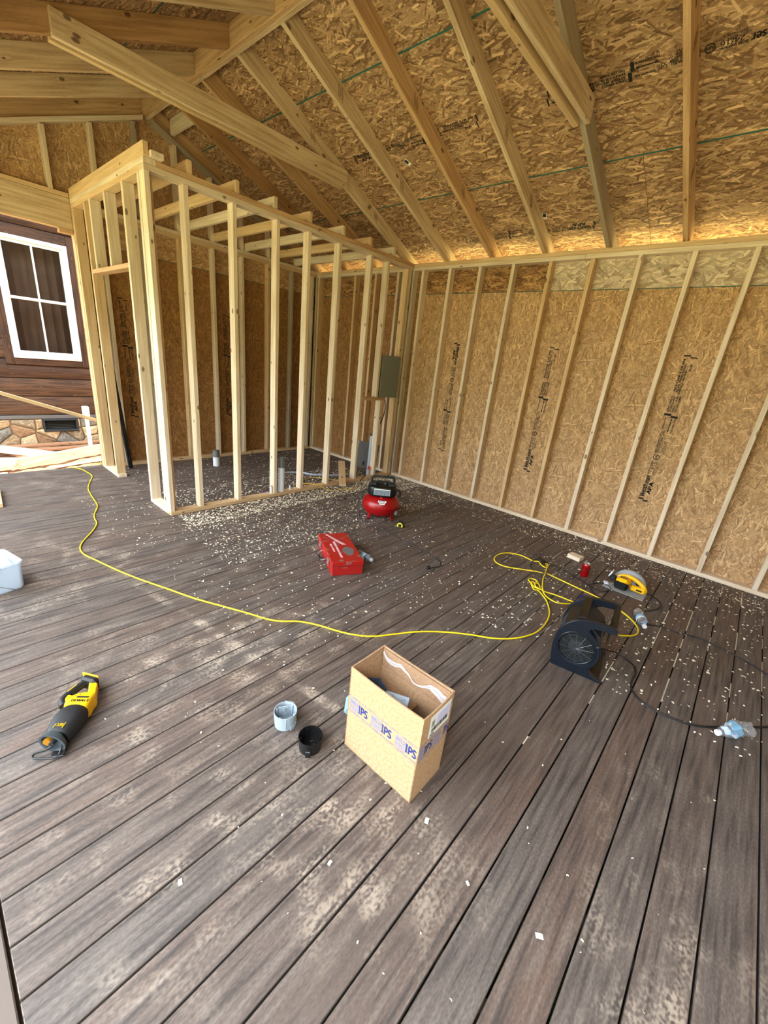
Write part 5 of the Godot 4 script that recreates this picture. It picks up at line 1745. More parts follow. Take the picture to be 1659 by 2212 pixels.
func build_circular_saw() -> void:
	# stands on its base plate; z along the cut, blade on the far side (+x)
	var t := thing("circular_saw", "yellow circular saw with silver blade guard standing by the right wall", "power saw", V(-0.93, 0.001, 3.40))
	var plate := Mb.new()
	plate.prism(PackedVector2Array([Vector2(-0.09, -0.15), Vector2(-0.09, 0.15), Vector2(0.07, 0.15), Vector2(0.07, 0.02), Vector2(0.045, 0.02), Vector2(0.045, -0.11), Vector2(-0.01, -0.15)]), 0.004, Transform3D(Basis(V(1, 0, 0), V(0, 0, 1), V(0, -1, 0)), V(0, 0.003, 0)), 0.001)
	part(plate, "base_plate", M["guard_grey"], t)
	part(Mb.new().box(V(-0.075, 0.0052, 0.10), V(0.010, 0.001, 0.026), 0.0), "plate_slot", M["ink"], t)
	# upper guard: half drum, set low with the blade drawn up
	var gd := Mb.new()
	var hp := PackedVector2Array()
	for k in 25:
		var a := 0.02 + (PI - 0.04) * k / 24
		hp.append(Vector2(cos(a) * 0.124, sin(a) * 0.118))
	gd.prism(hp, 0.046, Transform3D(Basis(V(0, 0, -1), V(0, 1, 0), V(1, 0, 0)), V(0.085, 0.030, 0.005)), 0.009)
	part(gd, "blade_guard", M["guard_grey"], t, 40.0)
	part(Mb.new().prism(PackedVector2Array([Vector2(0.11, 0.0), Vector2(0.08, 0.018), Vector2(-0.08, 0.018), Vector2(-0.11, 0.0)]), 0.003, Transform3D(Basis(V(0, 0, -1), V(0, 1, 0), V(1, 0, 0)), V(0.085, 0.008, 0.005))), "blade", M["steel_dull"], t)
	# gear housing and motor
	part(Mb.new().lathe([[0.046, 0.0], [0.05, 0.01], [0.05, 0.07], [0.044, 0.08]], 28, Transform3D(Basis(Vector3.BACK, PI / 2), V(0.058, 0.068, -0.02))), "gear_case", M["yellow_tool"], t)
	var mo := Mb.new()
	mo.box(V(-0.048, 0.074, -0.025), V(0.085, 0.088, 0.092), 0.018)
	var mob := part(mo, "motor_case", M["yellow_tool"], t)
	part(Mb.new().box(V(-0.048, 0.1185, -0.025), V(0.046, 0.002, 0.052), 0.0006), "rating_plate", M["amber"], mob)
	part(Mb.new().box(V(-0.089, 0.060, -0.025), V(0.020, 0.066, 0.086), 0.010), "motor_cap", M["black_plastic"], t)
	for sgn in [-1.0, 1.0]:
		part(Mb.new().box(V(-0.070, 0.062, -0.025 + 0.046 * sgn), V(0.03, 0.05, 0.010), 0.004), "cap_lug", M["black_plastic"], t)
	# handle arching over to the back
	var hd := Mb.new()
	var path := [V(0.02, 0.085, -0.075), V(0.02, 0.106, -0.045), V(0.018, 0.116, -0.005), V(0.016, 0.113, 0.035), V(0.012, 0.098, 0.08), V(0.008, 0.078, 0.115), V(0.004, 0.055, 0.135), V(0.004, 0.04, 0.138)]
	hd.tube(smooth_path(path, 0.012), 0.0165, 12)
	part(hd, "handle", M["yellow_tool"], t)
	part(Mb.new().box(V(-0.012, 0.048, 0.088), V(0.045, 0.045, 0.112), 0.012), "handle_base", M["yellow_tool"], t)
	part(Mb.new().box(V(0.012, 0.078, 0.07), V(0.014, 0.018, 0.03), 0.005, Basis(Vector3.RIGHT, 0.5)), "trigger", M["black_plastic"], t)
	part(Mb.new().box(V(-0.0352, 0.050, 0.1), V(0.0012, 0.014, 0.042), 0.0), "name_plate", M["ink"], t)
	# front: knob and white adjusting lever
	part(Mb.new().box(V(-0.01, 0.075, -0.105), V(0.04, 0.05, 0.05), 0.012), "front_knob", M["black_rubber"], t)
	part(Mb.new().box(V(0.005, 0.10, -0.128), V(0.05, 0.055, 0.012), 0.004, Basis(Vector3.RIGHT, 0.3)), "rip_shield", M["cap_white"], t)
	part(Mb.new().box(V(-0.06, 0.03, -0.135), V(0.05, 0.008, 0.035), 0.003, Basis(Vector3.UP, 0.3)), "depth_lever", M["cap_white"], t)
	var cord := [t.transform * V(0.0, 0.05, 0.145), t.transform * V(0.01, 0.045, 0.18)]
	part(Mb.new().cyl(V(0.004, 0.045, 0.14), V(0.012, 0.036, 0.19), 0.0075, 0.006, 10), "cord_sleeve", M["black_rubber"], t)
	cord = [t.transform * V(0.010, 0.038, 0.18)] + flat([[-0.88, 3.625], [-0.93, 3.66], [-1.007, 3.668], [-1.116, 3.634], [-1.19, 3.585], [-1.26, 3.56], [-1.38, 3.58], [-1.40, 3.625], [-1.36, 3.67], [-1.327, 3.722], [-1.319, 3.791], [-1.295, 3.857], [-1.265, 3.928], [-1.259, 3.999], [-1.28, 4.087], [-1.308, 4.172], [-1.341, 4.246], [-1.377, 4.307], [-1.42, 4.5], [-1.3, 5.0]], 0.0045)
	wpart(Mb.new().tube(smooth_path(cord), 0.004, 8), "power_cord", M["black_rubber"], t)


func build_cords() -> void:
	var r := 0.0052
	var t := thing("extension_cord", "long yellow extension cord snaking across the deck to the fan", "cord")
	var y := r + 0.0005
	var main := flat([[-3.52, -2.3, -0.17], [-3.50, -2.16, -0.05], [-3.472, -2.07, 0.004], [-3.395, -1.965], [-3.369, -1.768], [-3.368, -1.61], [-3.444, -1.39], [-3.518, -1.156], [-3.551, -0.921], [-3.574, -0.671], [-3.597, -0.547], [-3.663, -0.381], [-3.69, -0.28], [-3.713, -0.13], [-3.787, 0.027], [-3.882, 0.179], [-3.933, 0.298], [-3.941, 0.423], [-3.898, 0.593], [-3.834, 0.822], [-3.768, 1.019], [-3.677, 1.249], [-3.592, 1.468], [-3.498, 1.66], [-3.422, 1.815], [-3.36, 1.951], [-3.306, 2.018], [-3.23, 2.085], [-3.167, 2.183], [-3.101, 2.327], [-3.04, 2.422], [-2.967, 2.491], [-2.866, 2.55], [-2.733, 2.63], [-2.6, 2.745], [-2.489, 2.875], [-2.424, 2.969], [-2.336, 3.052], [-2.231, 3.111], [-2.113, 3.144], [-1.966, 3.144], [-1.821, 3.113], [-1.683, 3.041], [-1.606, 2.972], [-1.565, 2.918]], y)
	# the bunched end: loops over one another
	main += [V(-1.58, y, 2.90), V(-1.545, y, 2.866), V(-1.50, 0.010, 2.832), V(-1.462, y, 2.797), V(-1.432, y, 2.795), V(-1.411, y, 2.819), V(-1.428, 0.012, 2.851), V(-1.465, 0.018, 2.873), V(-1.499, 0.018, 2.867), V(-1.485, 0.018, 2.838), V(-1.52, 0.02, 2.846), V(-1.556, 0.018, 2.879), V(-1.551, 0.012, 2.922), V(-1.514, 0.012, 2.917), V(-1.48, 0.022, 2.878), V(-1.516, 0.028, 2.870), V(-1.562, 0.022, 2.903), V(-1.549, 0.014, 2.937), V(-1.541, y, 2.96), V(-1.525, y, 3.019), V(-1.515, y, 3.086), V(-1.511, y, 3.150), V(-1.50, y, 3.180), V(-1.479, 0.012, 3.203)]
	part(Mb.new().tube(smooth_path(main, 0.015), r, 8), "cord", M["yellow_cord"], t, 60.0)
	var second := [V(-1.482, 0.012, 3.213), V(-1.51, y, 3.196), V(-1.565, y, 3.162), V(-1.603, y, 3.131), V(-1.628, y, 3.086), V(-1.616, y, 3.026), V(-1.584, 0.008, 2.979), V(-1.552, 0.032, 2.945), V(-1.46, 0.03, 2.911), V(-1.368, 0.02, 2.88), V(-1.263, 0.022, 2.854), V(-1.145, 0.026, 2.823), V(-1.084, 0.024, 2.81), V(-1.042, 0.018, 2.785), V(-1.036, 0.012, 2.756), V(-1.05, 0.01, 2.775), V(-1.085, 0.014, 2.806), V(-1.134, 0.02, 2.806), V(-1.127, 0.022, 2.77), V(-1.09, 0.02, 2.738), V(-1.062, 0.016, 2.715), V(-1.073, 0.012, 2.69), V(-1.068, y, 2.667), V(-1.057, y, 2.603), V(-1.05, y, 2.547), V(-1.1, y, 2.447), V(-1.208, y, 2.401), V(-1.334, y, 2.417), V(-1.396, y, 2.474), V(-1.397, y, 2.558), V(-1.344, y, 2.647), V(-1.283, y, 2.732), V(-1.24, 0.010, 2.813), V(-1.228, 0.012, 2.86), V(-1.225, y, 2.956), V(-1.246, y, 3.114), V(-1.266, y, 3.263), V(-1.30, y, 3.40), V(-1.36, y, 3.50), V(-1.42, y, 3.565), V(-1.49, y, 3.612), V(-1.562, y, 3.624), V(-1.617, y, 3.611), V(-1.66, y, 3.58), V(-1.70, y, 3.54)]
	part(Mb.new().tube(smooth_path(second, 0.015), r, 8), "cord", M["yellow_cord"], t, 60.0)
	part(Mb.new().tube(smooth_path([V(-1.35, 0.014, 3.236), V(-1.32, 0.012, 3.26), V(-1.295, y, 3.285), V(-1.31, y, 3.36)], 0.012), r, 8), "cord", M["yellow_cord"], t, 60.0)
	var pl := Mb.new()
	pl.box(V(-1.415, 0.017, 3.221), V(0.115, 0.03, 0.042), 0.008, Basis(Vector3.UP, -0.2))
	pl.box(V(-1.40, 0.02, 3.215), V(0.05, 0.036, 0.058), 0.008, Basis(Vector3.UP, -0.2))
	part(pl, "triple_tap", M["plug_blue"], t)
	# black cord tied to it
	var b := thing("black_power_cord", "thin black power cord knotted to the yellow cord beside the can", "cord")
	var yb := 0.0042
	var run := [V(-1.27, yb, 2.915), V(-1.262, 0.02, 2.875), V(-1.258, 0.026, 2.835), V(-1.253, 0.018, 2.80), V(-1.243, yb, 2.762), V(-1.231, yb, 2.734), V(-1.198, yb, 2.70), V(-1.145, yb, 2.68), V(-1.08, 0.02, 2.676), V(-1.033, 0.026, 2.697), V(-1.0, 0.024, 2.718), V(-0.985, 0.012, 2.745), V(-0.993, yb, 2.80), V(-0.997, yb, 2.872), V(-1.036, yb, 2.994), V(-1.087, yb, 3.113), V(-1.125, yb, 3.184), V(-1.126, yb, 3.28), V(-1.049, yb, 3.316), V(-0.99, yb, 3.298), V(-0.965, yb, 3.246), V(-1.029, yb, 3.195), V(-1.1, 0.013, 3.180), V(-1.15, 0.011, 3.186), V(-1.215, yb, 3.231), V(-1.25, 0.006, 3.275), V(-1.285, 0.018, 3.31), V(-1.33, yb, 3.37)]
	part(Mb.new().tube(smooth_path(run, 0.012), 0.0038, 7), "cord", M["black_rubber"], b, 60.0)
	var kn := Mb.new()
	kn.tube(smooth_path([V(-1.0, 0.02, 2.70), V(-1.03, 0.034, 2.72), V(-1.075, 0.034, 2.752), V(-1.09, 0.024, 2.775), V(-1.06, 0.014, 2.772), V(-1.03, 0.02, 2.74), V(-1.012, 0.035, 2.705), V(-0.985, 0.03, 2.69), V(-0.975, 0.014, 2.712)], 0.01), 0.0055, 8)
	kn.box(V(-1.055, 0.03, 2.76), V(0.05, 0.016, 0.018), 0.005, Basis(Vector3.UP, -0.8))
	part(kn, "knot", M["black_plastic"], b, 60.0)


func bottle(called: String, label: String, base: Vector3, cap: Vector3, crush: float, sd: int, lab0: float, lab1: float) -> void:
	var dirv := (cap - base)
	var L := dirv.length()
	var yv := dirv.normalized()
	var xv := yv.cross(Vector3.UP).normalized()
	var zv := xv.cross(yv)
	var t := thing(called, label, "bottle", base)
	t.transform = Transform3D(Basis(xv, yv, zv), base)
	var n := noise(sd, 9.0, 2)
	var prof := [[0.004, 0.006], [0.018, 0.002], [0.027, 0.004], [0.0315, 0.014], [0.0315, 0.03], [0.030, 0.036], [0.0315, 0.042], [0.030, 0.052], [0.0315, 0.06], [0.0315, 0.085], [0.030, 0.095], [0.0315, 0.105], [0.0315, 0.125], [0.0295, 0.14], [0.024, 0.158], [0.017, 0.172], [0.0125, 0.18], [0.0125, 0.188]]
	var s := (L - 0.012) / 0.188
	var warp := func(r0: float, y: float, a: float) -> Vector3:
		var k := 1.0
		var fl := 1.0
		if crush > 0.0:
			k = 1.0 + crush * 1.1 * n.get_noise_3d(cos(a) * 0.08, y * 1.3, sin(a) * 0.08)
			fl = 1.0 - crush * 0.45 * clampf(sin(PI * clampf((y - 0.02) / 0.15, 0, 1)), 0, 1)
		return V(cos(a) * r0 * k * (1.0 + (1.0 - fl) * 0.35), y * s, sin(a) * r0 * k * fl)
	var rings := []
	for p in prof:
		var ring := PackedVector3Array()
		for q in 28:
			ring.append(warp.call(p[0], p[1], TAU * q / 28))
		rings.append(ring)
	part(Mb.new().loft(rings), "bottle_body", M["pet"], t, 45.0)
	var lr := []
	for p in [[0.0318, lab0], [0.0322, lab0], [0.0322, lab1], [0.0318, lab1]]:
		var ring := PackedVector3Array()
		for q in 28:
			ring.append(warp.call(p[0] + 0.0002, p[1], TAU * q / 28))
		lr.append(ring)
	var lb := Mb.new()
	lb.loft(lr, false)
	part(lb, "label_band", M["label_blue"], t, 45.0)
	var l2 := []
	for p in [[0.0324, lab0 + (lab1 - lab0) * 0.55], [0.0326, lab0 + (lab1 - lab0) * 0.55], [0.0326, lab1], [0.0324, lab1]]:
		var ring := PackedVector3Array()
		for q in 28:
			ring.append(warp.call(p[0] + 0.0003, p[1], TAU * q / 28))
		l2.append(ring)
	part(Mb.new().loft(l2, false), "label_stripe", M["label_white"], t, 45.0)
	var cp := Mb.new()
	cp.lathe([[0.0145, L - 0.016], [0.0148, L - 0.014], [0.0148, L - 0.002], [0.0138, L], [0.0, L]], 20)
	part(cp, "cap", M["cap_white"], t)


func build_small_things() -> void:
	# soda can
	var can := thing("soda_can", "red aluminium soda can standing by the wood block", "can", V(-0.962, 0.0, 3.083))
	part(Mb.new().lathe([[0.0, 0.006], [0.022, 0.004], [0.025, 0.0], [0.028, 0.003], [0.033, 0.012], [0.033, 0.105], [0.0325, 0.108], [0.028, 0.1165]], 32), "can_body", M["red_can"], can)
	part(Mb.new().lathe([[0.0278, 0.1155], [0.0285, 0.1175], [0.028, 0.1205], [0.026, 0.1205], [0.0255, 0.117], [0.0, 0.1165]], 32), "can_top", M["silver_can"], can)
	part(Mb.new().lathe([[0.0, 0.0], [0.008, 0.0], [0.008, 0.0006], [0.0, 0.0006]], 14, Transform3D(Basis(), V(-0.012, 0.1168, 0.006))), "mouth", M["ink"], can)
	part(Mb.new().box(V(0.004, 0.1185, -0.002), V(0.022, 0.001, 0.013), 0.0004, Basis(Vector3.UP, 0.5)), "pull_tab", M["silver_can"], can)
	bent_text("Coca-Cola", 0.026, 0.0332, 0.066, -1.35, M["ink"], can, 0.25)
	# block of wood
	var wb := Mb.new()
	wb.dir = Vector3.BACK
	wb.off = Vector2(0.9, 0.07)
	wb.bx(-0.0445, 0.0445, 0.0, 0.038, -0.06, 0.06, 0.002)
	var bl := part(wb, "wood_block", M["spruce_pale"])
	bl.position = V(-0.645, 0.0, 2.906)
	bl.rotation.y = -0.14
	tag(bl, "pale offcut block of lumber lying behind the red can", "wood block")
	# tape measure
	var tm := thing("tape_measure", "yellow and black tape measure in front of the red compressor", "tape measure", V(-1.492, 0.0, 1.428), -0.95)
	part(Mb.new().prism(PackedVector2Array([Vector2(-0.038, 0.004), Vector2(-0.034, 0.0), Vector2(0.036, 0.0), Vector2(0.04, 0.006), Vector2(0.04, 0.03), Vector2(0.034, 0.052), Vector2(0.02, 0.066), Vector2(0.0, 0.071), Vector2(-0.02, 0.066), Vector2(-0.034, 0.05), Vector2(-0.039, 0.03)]), 0.042, Transform3D(), 0.004), "case", M["black_rubber"], tm)
	part(Mb.new().prism(PackedVector2Array([Vector2(-0.03, 0.008), Vector2(0.03, 0.008), Vector2(0.032, 0.03), Vector2(0.024, 0.048), Vector2(0.0, 0.06), Vector2(-0.024, 0.048), Vector2(-0.032, 0.03)]), 0.046, Transform3D(), 0.003), "cover", M["yellow_cord"], tm)
	part(Mb.new().prism(rrect(0.03, 0.03, 0.006), 0.049, Transform3D(Basis(), V(0.0, 0.027, 0)), 0.001), "centre_badge", M["ink"], tm)
	part(Mb.new().box(V(-0.044, 0.008, 0), V(0.012, 0.012, 0.02), 0.001), "hook", M["steel"], tm)
	bottle("water_bottle", "small clear water bottle with blue label beside the red tool case", V(-2.283, 0.026, 1.625), V(-2.288, 0.022, 1.80), 0.5, 3, 0.07, 0.115)
	bottle("water_bottle", "clear water bottle with blue label lying behind the blower fan", V(-1.292, 0.033, 3.562), V(-1.482, 0.031, 3.646), 0.0, 4, 0.088, 0.128)
	bottle("water_bottle", "crushed clear water bottle lying across the black fan cord", V(-2.065, 0.030, 4.232), V(-2.245, 0.028, 4.105), 0.75, 6, 0.075, 0.13)
	# clear tub at the left edge
	var tb := thing("plastic_tub", "translucent plastic storage tub at the left edge of the deck", "tub", V(-4.478, 0.0, 0.622), 0.239)
	var hw := 0.145
	var hl := 0.125
	var th := 0.005
	var walls := Mb.new()
	var outer := []
	for q in [[0.93, 0.0], [0.96, 0.01], [1.0, 0.165], [1.05, 0.168], [1.05, 0.182], [1.0, 0.184], [0.975, 0.18], [0.93, 0.012], [0.0, 0.010]]:
		outer.append(ring_of(rrect(hw * 2 * q[0] + 0.0001, hl * 2 * q[0] + 0.0001, 0.03 * q[0] + 0.00002, 5), Transform3D(Basis(Vector3.RIGHT, -PI / 2), V(0, q[1], 0))))
	walls.loft(outer)
	part(walls, "tub_body", M["tub_plastic"], tb, 35.0)
	part(Mb.new().box(V(0, 0.172, hl * 1.08), V(0.07, 0.014, 0.014), 0.004), "grip", M["tub_plastic"], tb)
	part(Mb.new().box(V(0.02, 0.155, 0.0), V(0.20, 0.01, 0.16), 0.004, Basis(Vector3.RIGHT, 0.25)), "contents", M["cap_white"], tb)
	var rod := part(Mb.new().cyl(V(0, 0, 0), V(0.19, -0.11, 0.012), 0.002, -1.0, 8), "steel_rod", M["wire"])
	rod.position = V(-4.490, 0.1125, 0.794)
	tag(rod, "thin steel rod leaning on the translucent tub", "rod")
	# slab of lumber poking in from the left edge
	board("lumber_slab", "wide pale board lying on the deck at the far left edge", V(-4.66, 0.001, -1.22), V(-4.19, 0.001, -1.18), 0.52, 0.038, "spruce_warm")
	# long black level leaning in the doorway
	var lv := thing("spirit_level", "long black level leaning inside the doorway of the stud wall", "level", V(-2.915, 0.006, -1.775))
	var a := V(0, 0, 0)
	var b := V(-0.10, 1.75, -0.10)
	var yv := (b - a).normalized()
	var xv := yv.cross(V(0.3, 0, 1)).normalized()
	var B := Basis(xv, yv, xv.cross(yv))
	part(Mb.new().box(B * V(0, 0.9, 0), V(0.05, 1.8, 0.022), 0.003, B), "level_body", M["black_plastic"], lv)
	for k in [0.12, 0.5]:
		part(Mb.new().box(B * V(0, k, 0.0115), V(0.03, 0.05, 0.002), 0.0006, B), "vial_window", M["charcoal"], lv)
	# black offcuts of drip tubing on the floor
	var d1 := part(Mb.new().cyl(V(-0.02, 0.006, 0.02), V(0.025, 0.006, -0.03), 0.006, -1.0, 8), "rubber_scrap", M["black_rubber"])
	d1.position = V(-1.38, 0, 0.478)
	tag(d1, "short black rubber scrap on the shavings left of the compressor", "scrap")
	var d2 := part(Mb.new().cyl(V(-0.02, 0.005, -0.05), V(0.025, 0.005, 0.05), 0.005, -1.0, 8), "rubber_scrap", M["black_rubber"])
	d2.position = V(-0.475, 0, 1.185)
	tag(d2, "thin black rod on the deck near the right wall", "scrap")
	var chips := [[-3.60, 3.345, 0.022, 0.4, "square wood chip just below the cardboard box corner"], [-3.66, 3.555, 0.014, 1.1, "bright wood chip lying alone on the nearest boards"], [-3.62, 3.78, 0.022, 2.2, "curled wood chip on the near deck right of centre"], [-3.94, 3.2, 0.016, 0.2, "small wood chip left of the cardboard box on the near boards"], [-4.30, 2.92, 0.018, 1.3, "white wood chip on the near left boards"]]
	for c in chips:
		var m := Mb.new()
		m.loft([PackedVector3Array([V(-0.5, 0, -0.3), V(-0.5, 0, 0.3), V(-0.5, 0.05, 0.3), V(-0.5, 0.05, -0.3)]), PackedVector3Array([V(0, 0.12, -0.35), V(0, 0.12, 0.3), V(0, 0.17, 0.3), V(0, 0.17, -0.35)]), PackedVector3Array([V(0.5, 0.02, -0.25), V(0.5, 0.02, 0.35), V(0.5, 0.07, 0.35), V(0.5, 0.07, -0.25)])])
		var o := part(m, "wood_chip", M["shaving"])
		o.scale = Vector3.ONE * c[2]
		o.position = V(c[0], 0.0004, c[1])
		o.rotation.y = c[3]
		tag(o, c[4], "wood chip", "wood chips on the near deck")


func build_room_things() -> void:
	# electrical panel set between the studs
	var p := thing("electrical_panel", "grey steel electrical panel set between studs at the room corner", "electrical panel", V(-0.264, 1.119, 0.0))
	part(Mb.new().bx(-0.152, 0.145, 0.003, 0.525, -0.089, -0.004, 0.002), "panel_tub", M["panel_grey"], p)
	part(Mb.new().bx(-0.176, 0.178, 0.0, 0.528, 0.0005, 0.011, 0.003), "panel_cover", M["panel_grey"], p)
	for q in [[-0.16, 0.02], [0.16, 0.02], [-0.16, 0.508], [0.16, 0.508]]:
		part(Mb.new().cyl(V(q[0], q[1], 0.010), V(q[0], q[1], 0.0135), 0.005, -1.0, 10), "screw", M["charcoal"], p)
	var cb := Mb.new()
	cb.tube(smooth_path([V(-0.02, 0.002, -0.03), V(0.0, -0.08, -0.03), V(0.01, -0.16, -0.03), V(-0.01, -0.27, -0.035), V(-0.04, -0.36, -0.05)], 0.02), 0.007, 8)
	part(cb, "cable", M["charcoal"], p)
	# loose panel door leaning inside
	var dr := thing("panel_door", "grey-blue loose steel panel door leaning inside the room by the conduit", "panel door", V(-0.31, 0.04, -0.235))
	var B := Basis(Vector3.BACK, -0.245) * Basis(Vector3.RIGHT, -0.08)
	part(Mb.new().box(V(0, 0.23, 0), V(0.45, 0.37, 0.012), 0.003, B), "door_sheet", M["panel_blue"], dr)
	part(Mb.new().box(V(0, 0.23, 0) + B * V(-0.06, -0.12, 0.008), V(0.028, 0.055, 0.004), 0.002, B), "door_latch", M["charcoal"], dr)
	part(Mb.new().cyl(V(0, 0.23, 0) + B * V(-0.17, 0.14, 0.005), V(0, 0.23, 0) + B * V(-0.17, 0.14, 0.01), 0.004, -1.0, 8), "door_screw", M["charcoal"], dr)
	# upright conduit with cables
	var cn := thing("grey_conduit", "upright grey conduit with cables out of its top by the panel", "conduit", V(-0.355, 0.0, -0.15))
	part(Mb.new().cyl(V(0, 0, 0), V(0.02, 0.58, 0.0), 0.027, -1.0, 20), "conduit_pipe", M["conduit"], cn)
	part(Mb.new().cyl(V(0.02, 0.575, 0), V(0.02, 0.60, 0.0), 0.03, -1.0, 20), "conduit_collar", M["charcoal"], cn)
	for k in 3:
		part(Mb.new().tube(smooth_path([V(0.015 + 0.006 * k, 0.55, 0.004 * k), V(0.02 + 0.004 * k, 0.65, 0.005), V(0.03, 0.70 + 0.02 * k, 0.0)], 0.02), 0.005, 7), "cable_end", M["charcoal"], cn)
	# red-topped stub and its pink twin
	var s1 := thing("pipe_stub", "short white pipe stub with orange-red top by the conduit", "pipe", V(-0.427, 0.0385, -0.075))
	part(Mb.new().cyl(V(0, 0, 0), V(0, 0.075, 0), 0.014, -1.0, 16), "stub", M["conduit"], s1)
	part(Mb.new().lathe([[0.014, 0.0], [0.0145, 0.04], [0.010, 0.052], [0.0, 0.055]], 16, Transform3D(Basis(), V(0, 0.075, 0))), "cap", M["orange"], s1)
	# wood propped through the wall
	board("prop_board", "short brown board propped across the bottom plate left of the panel", V(-1.085, 0.014, 0.115), V(-0.66, 0.165, -0.39), 0.09, 0.03, "spruce_warm")
	# waste pipes
	var w1 := thing("drain_pipe", "short white drain pipe taped over in the middle of the room", "pipe", V(-1.955, 0.0, -1.49))
	part(Mb.new().cyl(V(0, 0, 0), V(0, 0.21, 0), 0.043, -1.0, 28), "pipe", M["pvc"], w1)
	part(Mb.new().lathe([[0.0445, 0.125], [0.0445, 0.213], [0.030, 0.219], [0.0, 0.22]], 28), "tape_cap", M["tape_silver"], w1)
	var w2 := thing("drain_pipe", "tall white drain pipe with taped top in the front stud wall", "pipe", V(-1.905, 0.0385, -0.045))
	part(Mb.new().cyl(V(0, 0, 0), V(0, 0.40, 0), 0.034, -1.0, 28), "pipe", M["pvc"], w2)
	part(Mb.new().lathe([[0.0352, 0.28], [0.0352, 0.405], [0.022, 0.412], [0.0, 0.413]], 28), "tape_cap", M["tape_silver"], w2)
	var w3 := thing("supply_stub", "small white supply stub right of the tall drain pipe", "pipe", V(-1.784, 0.0385, -0.045))
	part(Mb.new().cyl(V(0, 0, 0), V(0, 0.055, 0), 0.011, -1.0, 16), "pipe", M["pvc"], w3)
	part(Mb.new().lathe([[0.0112, 0.05], [0.010, 0.056], [0.0, 0.057]], 16), "plug", M["charcoal"], w3)
	var w4 := thing("supply_stub", "small white supply stub left of the stud by the drain pipe", "pipe", V(-2.046, 0.0385, -0.03))
	part(Mb.new().cyl(V(0, 0, 0), V(0, 0.085, 0), 0.0115, -1.0, 16), "pipe", M["pvc"], w4)
	part(Mb.new().lathe([[0.0117, 0.08], [0.010, 0.086], [0.0, 0.087]], 16), "plug", M["charcoal"], w4)
	var w5 := thing("blue_fitting", "small blue pipe fitting on the floor behind the bottom plate", "fitting", V(-2.085, 0.0, -0.125))
	part(Mb.new().lathe([[0.018, 0.0], [0.020, 0.004], [0.020, 0.02], [0.014, 0.026], [0.012, 0.036], [0.0, 0.037]], 16), "fitting_body", M["blue_fit"], w5)
	part(Mb.new().cyl(V(0.018, 0.012, 0), V(0.034, 0.012, 0.0), 0.009, -1.0, 12), "fitting_arm", M["blue_fit"], w5)
	# cables on the floor of the room
	var fc := part(Mb.new().tube(smooth_path(flat([[-1.5, -0.75], [-1.3, -0.74], [-1.14, -0.638], [-1.082, -0.522], [-0.986, -0.44], [-0.872, -0.365], [-0.751, -0.322], [-0.66, -0.30], [-0.56, -0.26]], 0.0125)), 0.012, 9), "flexible_conduit", M["conduit"])
	tag(fc, "grey flexible conduit lying on the room floor", "conduit")
	var yc := thing("yellow_cable", "dull yellow cable looping out under the stud wall near the corner", "cable")
	part(Mb.new().tube(smooth_path([V(-0.47, 0.15, -0.30), V(-0.60, 0.12, -0.24), V(-0.75, 0.03, -0.22), V(-0.915, 0.006, -0.18), V(-1.013, 0.006, -0.252), V(-1.075, 0.006, -0.333), V(-1.143, 0.006, -0.391), V(-1.254, 0.006, -0.409), V(-1.365, 0.006, -0.355), V(-1.45, 0.01, -0.25), V(-1.44, 0.044, -0.10), V(-1.40, 0.044, -0.05), V(-1.375, 0.044, 0.003), V(-1.36, 0.03, 0.02), V(-1.331, 0.006, 0.098), V(-1.261, 0.006, 0.18), V(-1.151, 0.006, 0.19), V(-1.084, 0.006, 0.236), V(-0.991, 0.006, 0.229), V(-0.86, 0.01, 0.16), V(-0.758, 0.03, 0.093)], 0.015), 0.005, 8), "cable", M["yellow_dull"], yc, 60.0)
	part(Mb.new().tube(smooth_path([V(-0.758, 0.03, 0.093), V(-0.66, 0.042, 0.04), V(-0.56, 0.046, -0.02), V(-0.50, 0.05, -0.05)], 0.015), 0.0062, 8), "cable_end", M["black_rubber"], yc, 60.0)
	# small tool clutter on the bottom plate of the right wall, inside the room
	var ml := thing("pipe_cutter", "small silver and white fitting tool resting on the wall plate", "tool", V(0.045, 0.0385, -0.80))
	part(Mb.new().box(V(0, 0.035, 0.0), V(0.03, 0.07, 0.035), 0.005, Basis(Vector3.BACK, 0.3)), "tool_body", M["white"], ml)
	part(Mb.new().cyl(V(0.0, 0.02, 0.05), V(0.01, 0.11, 0.06), 0.022, 0.018, 14), "tool_head", M["charcoal"], ml)
	part(Mb.new().cyl(V(-0.01, 0.09, 0.03), V(-0.01, 0.13, 0.03), 0.011, -1.0, 12), "tool_knob", M["steel"], ml)


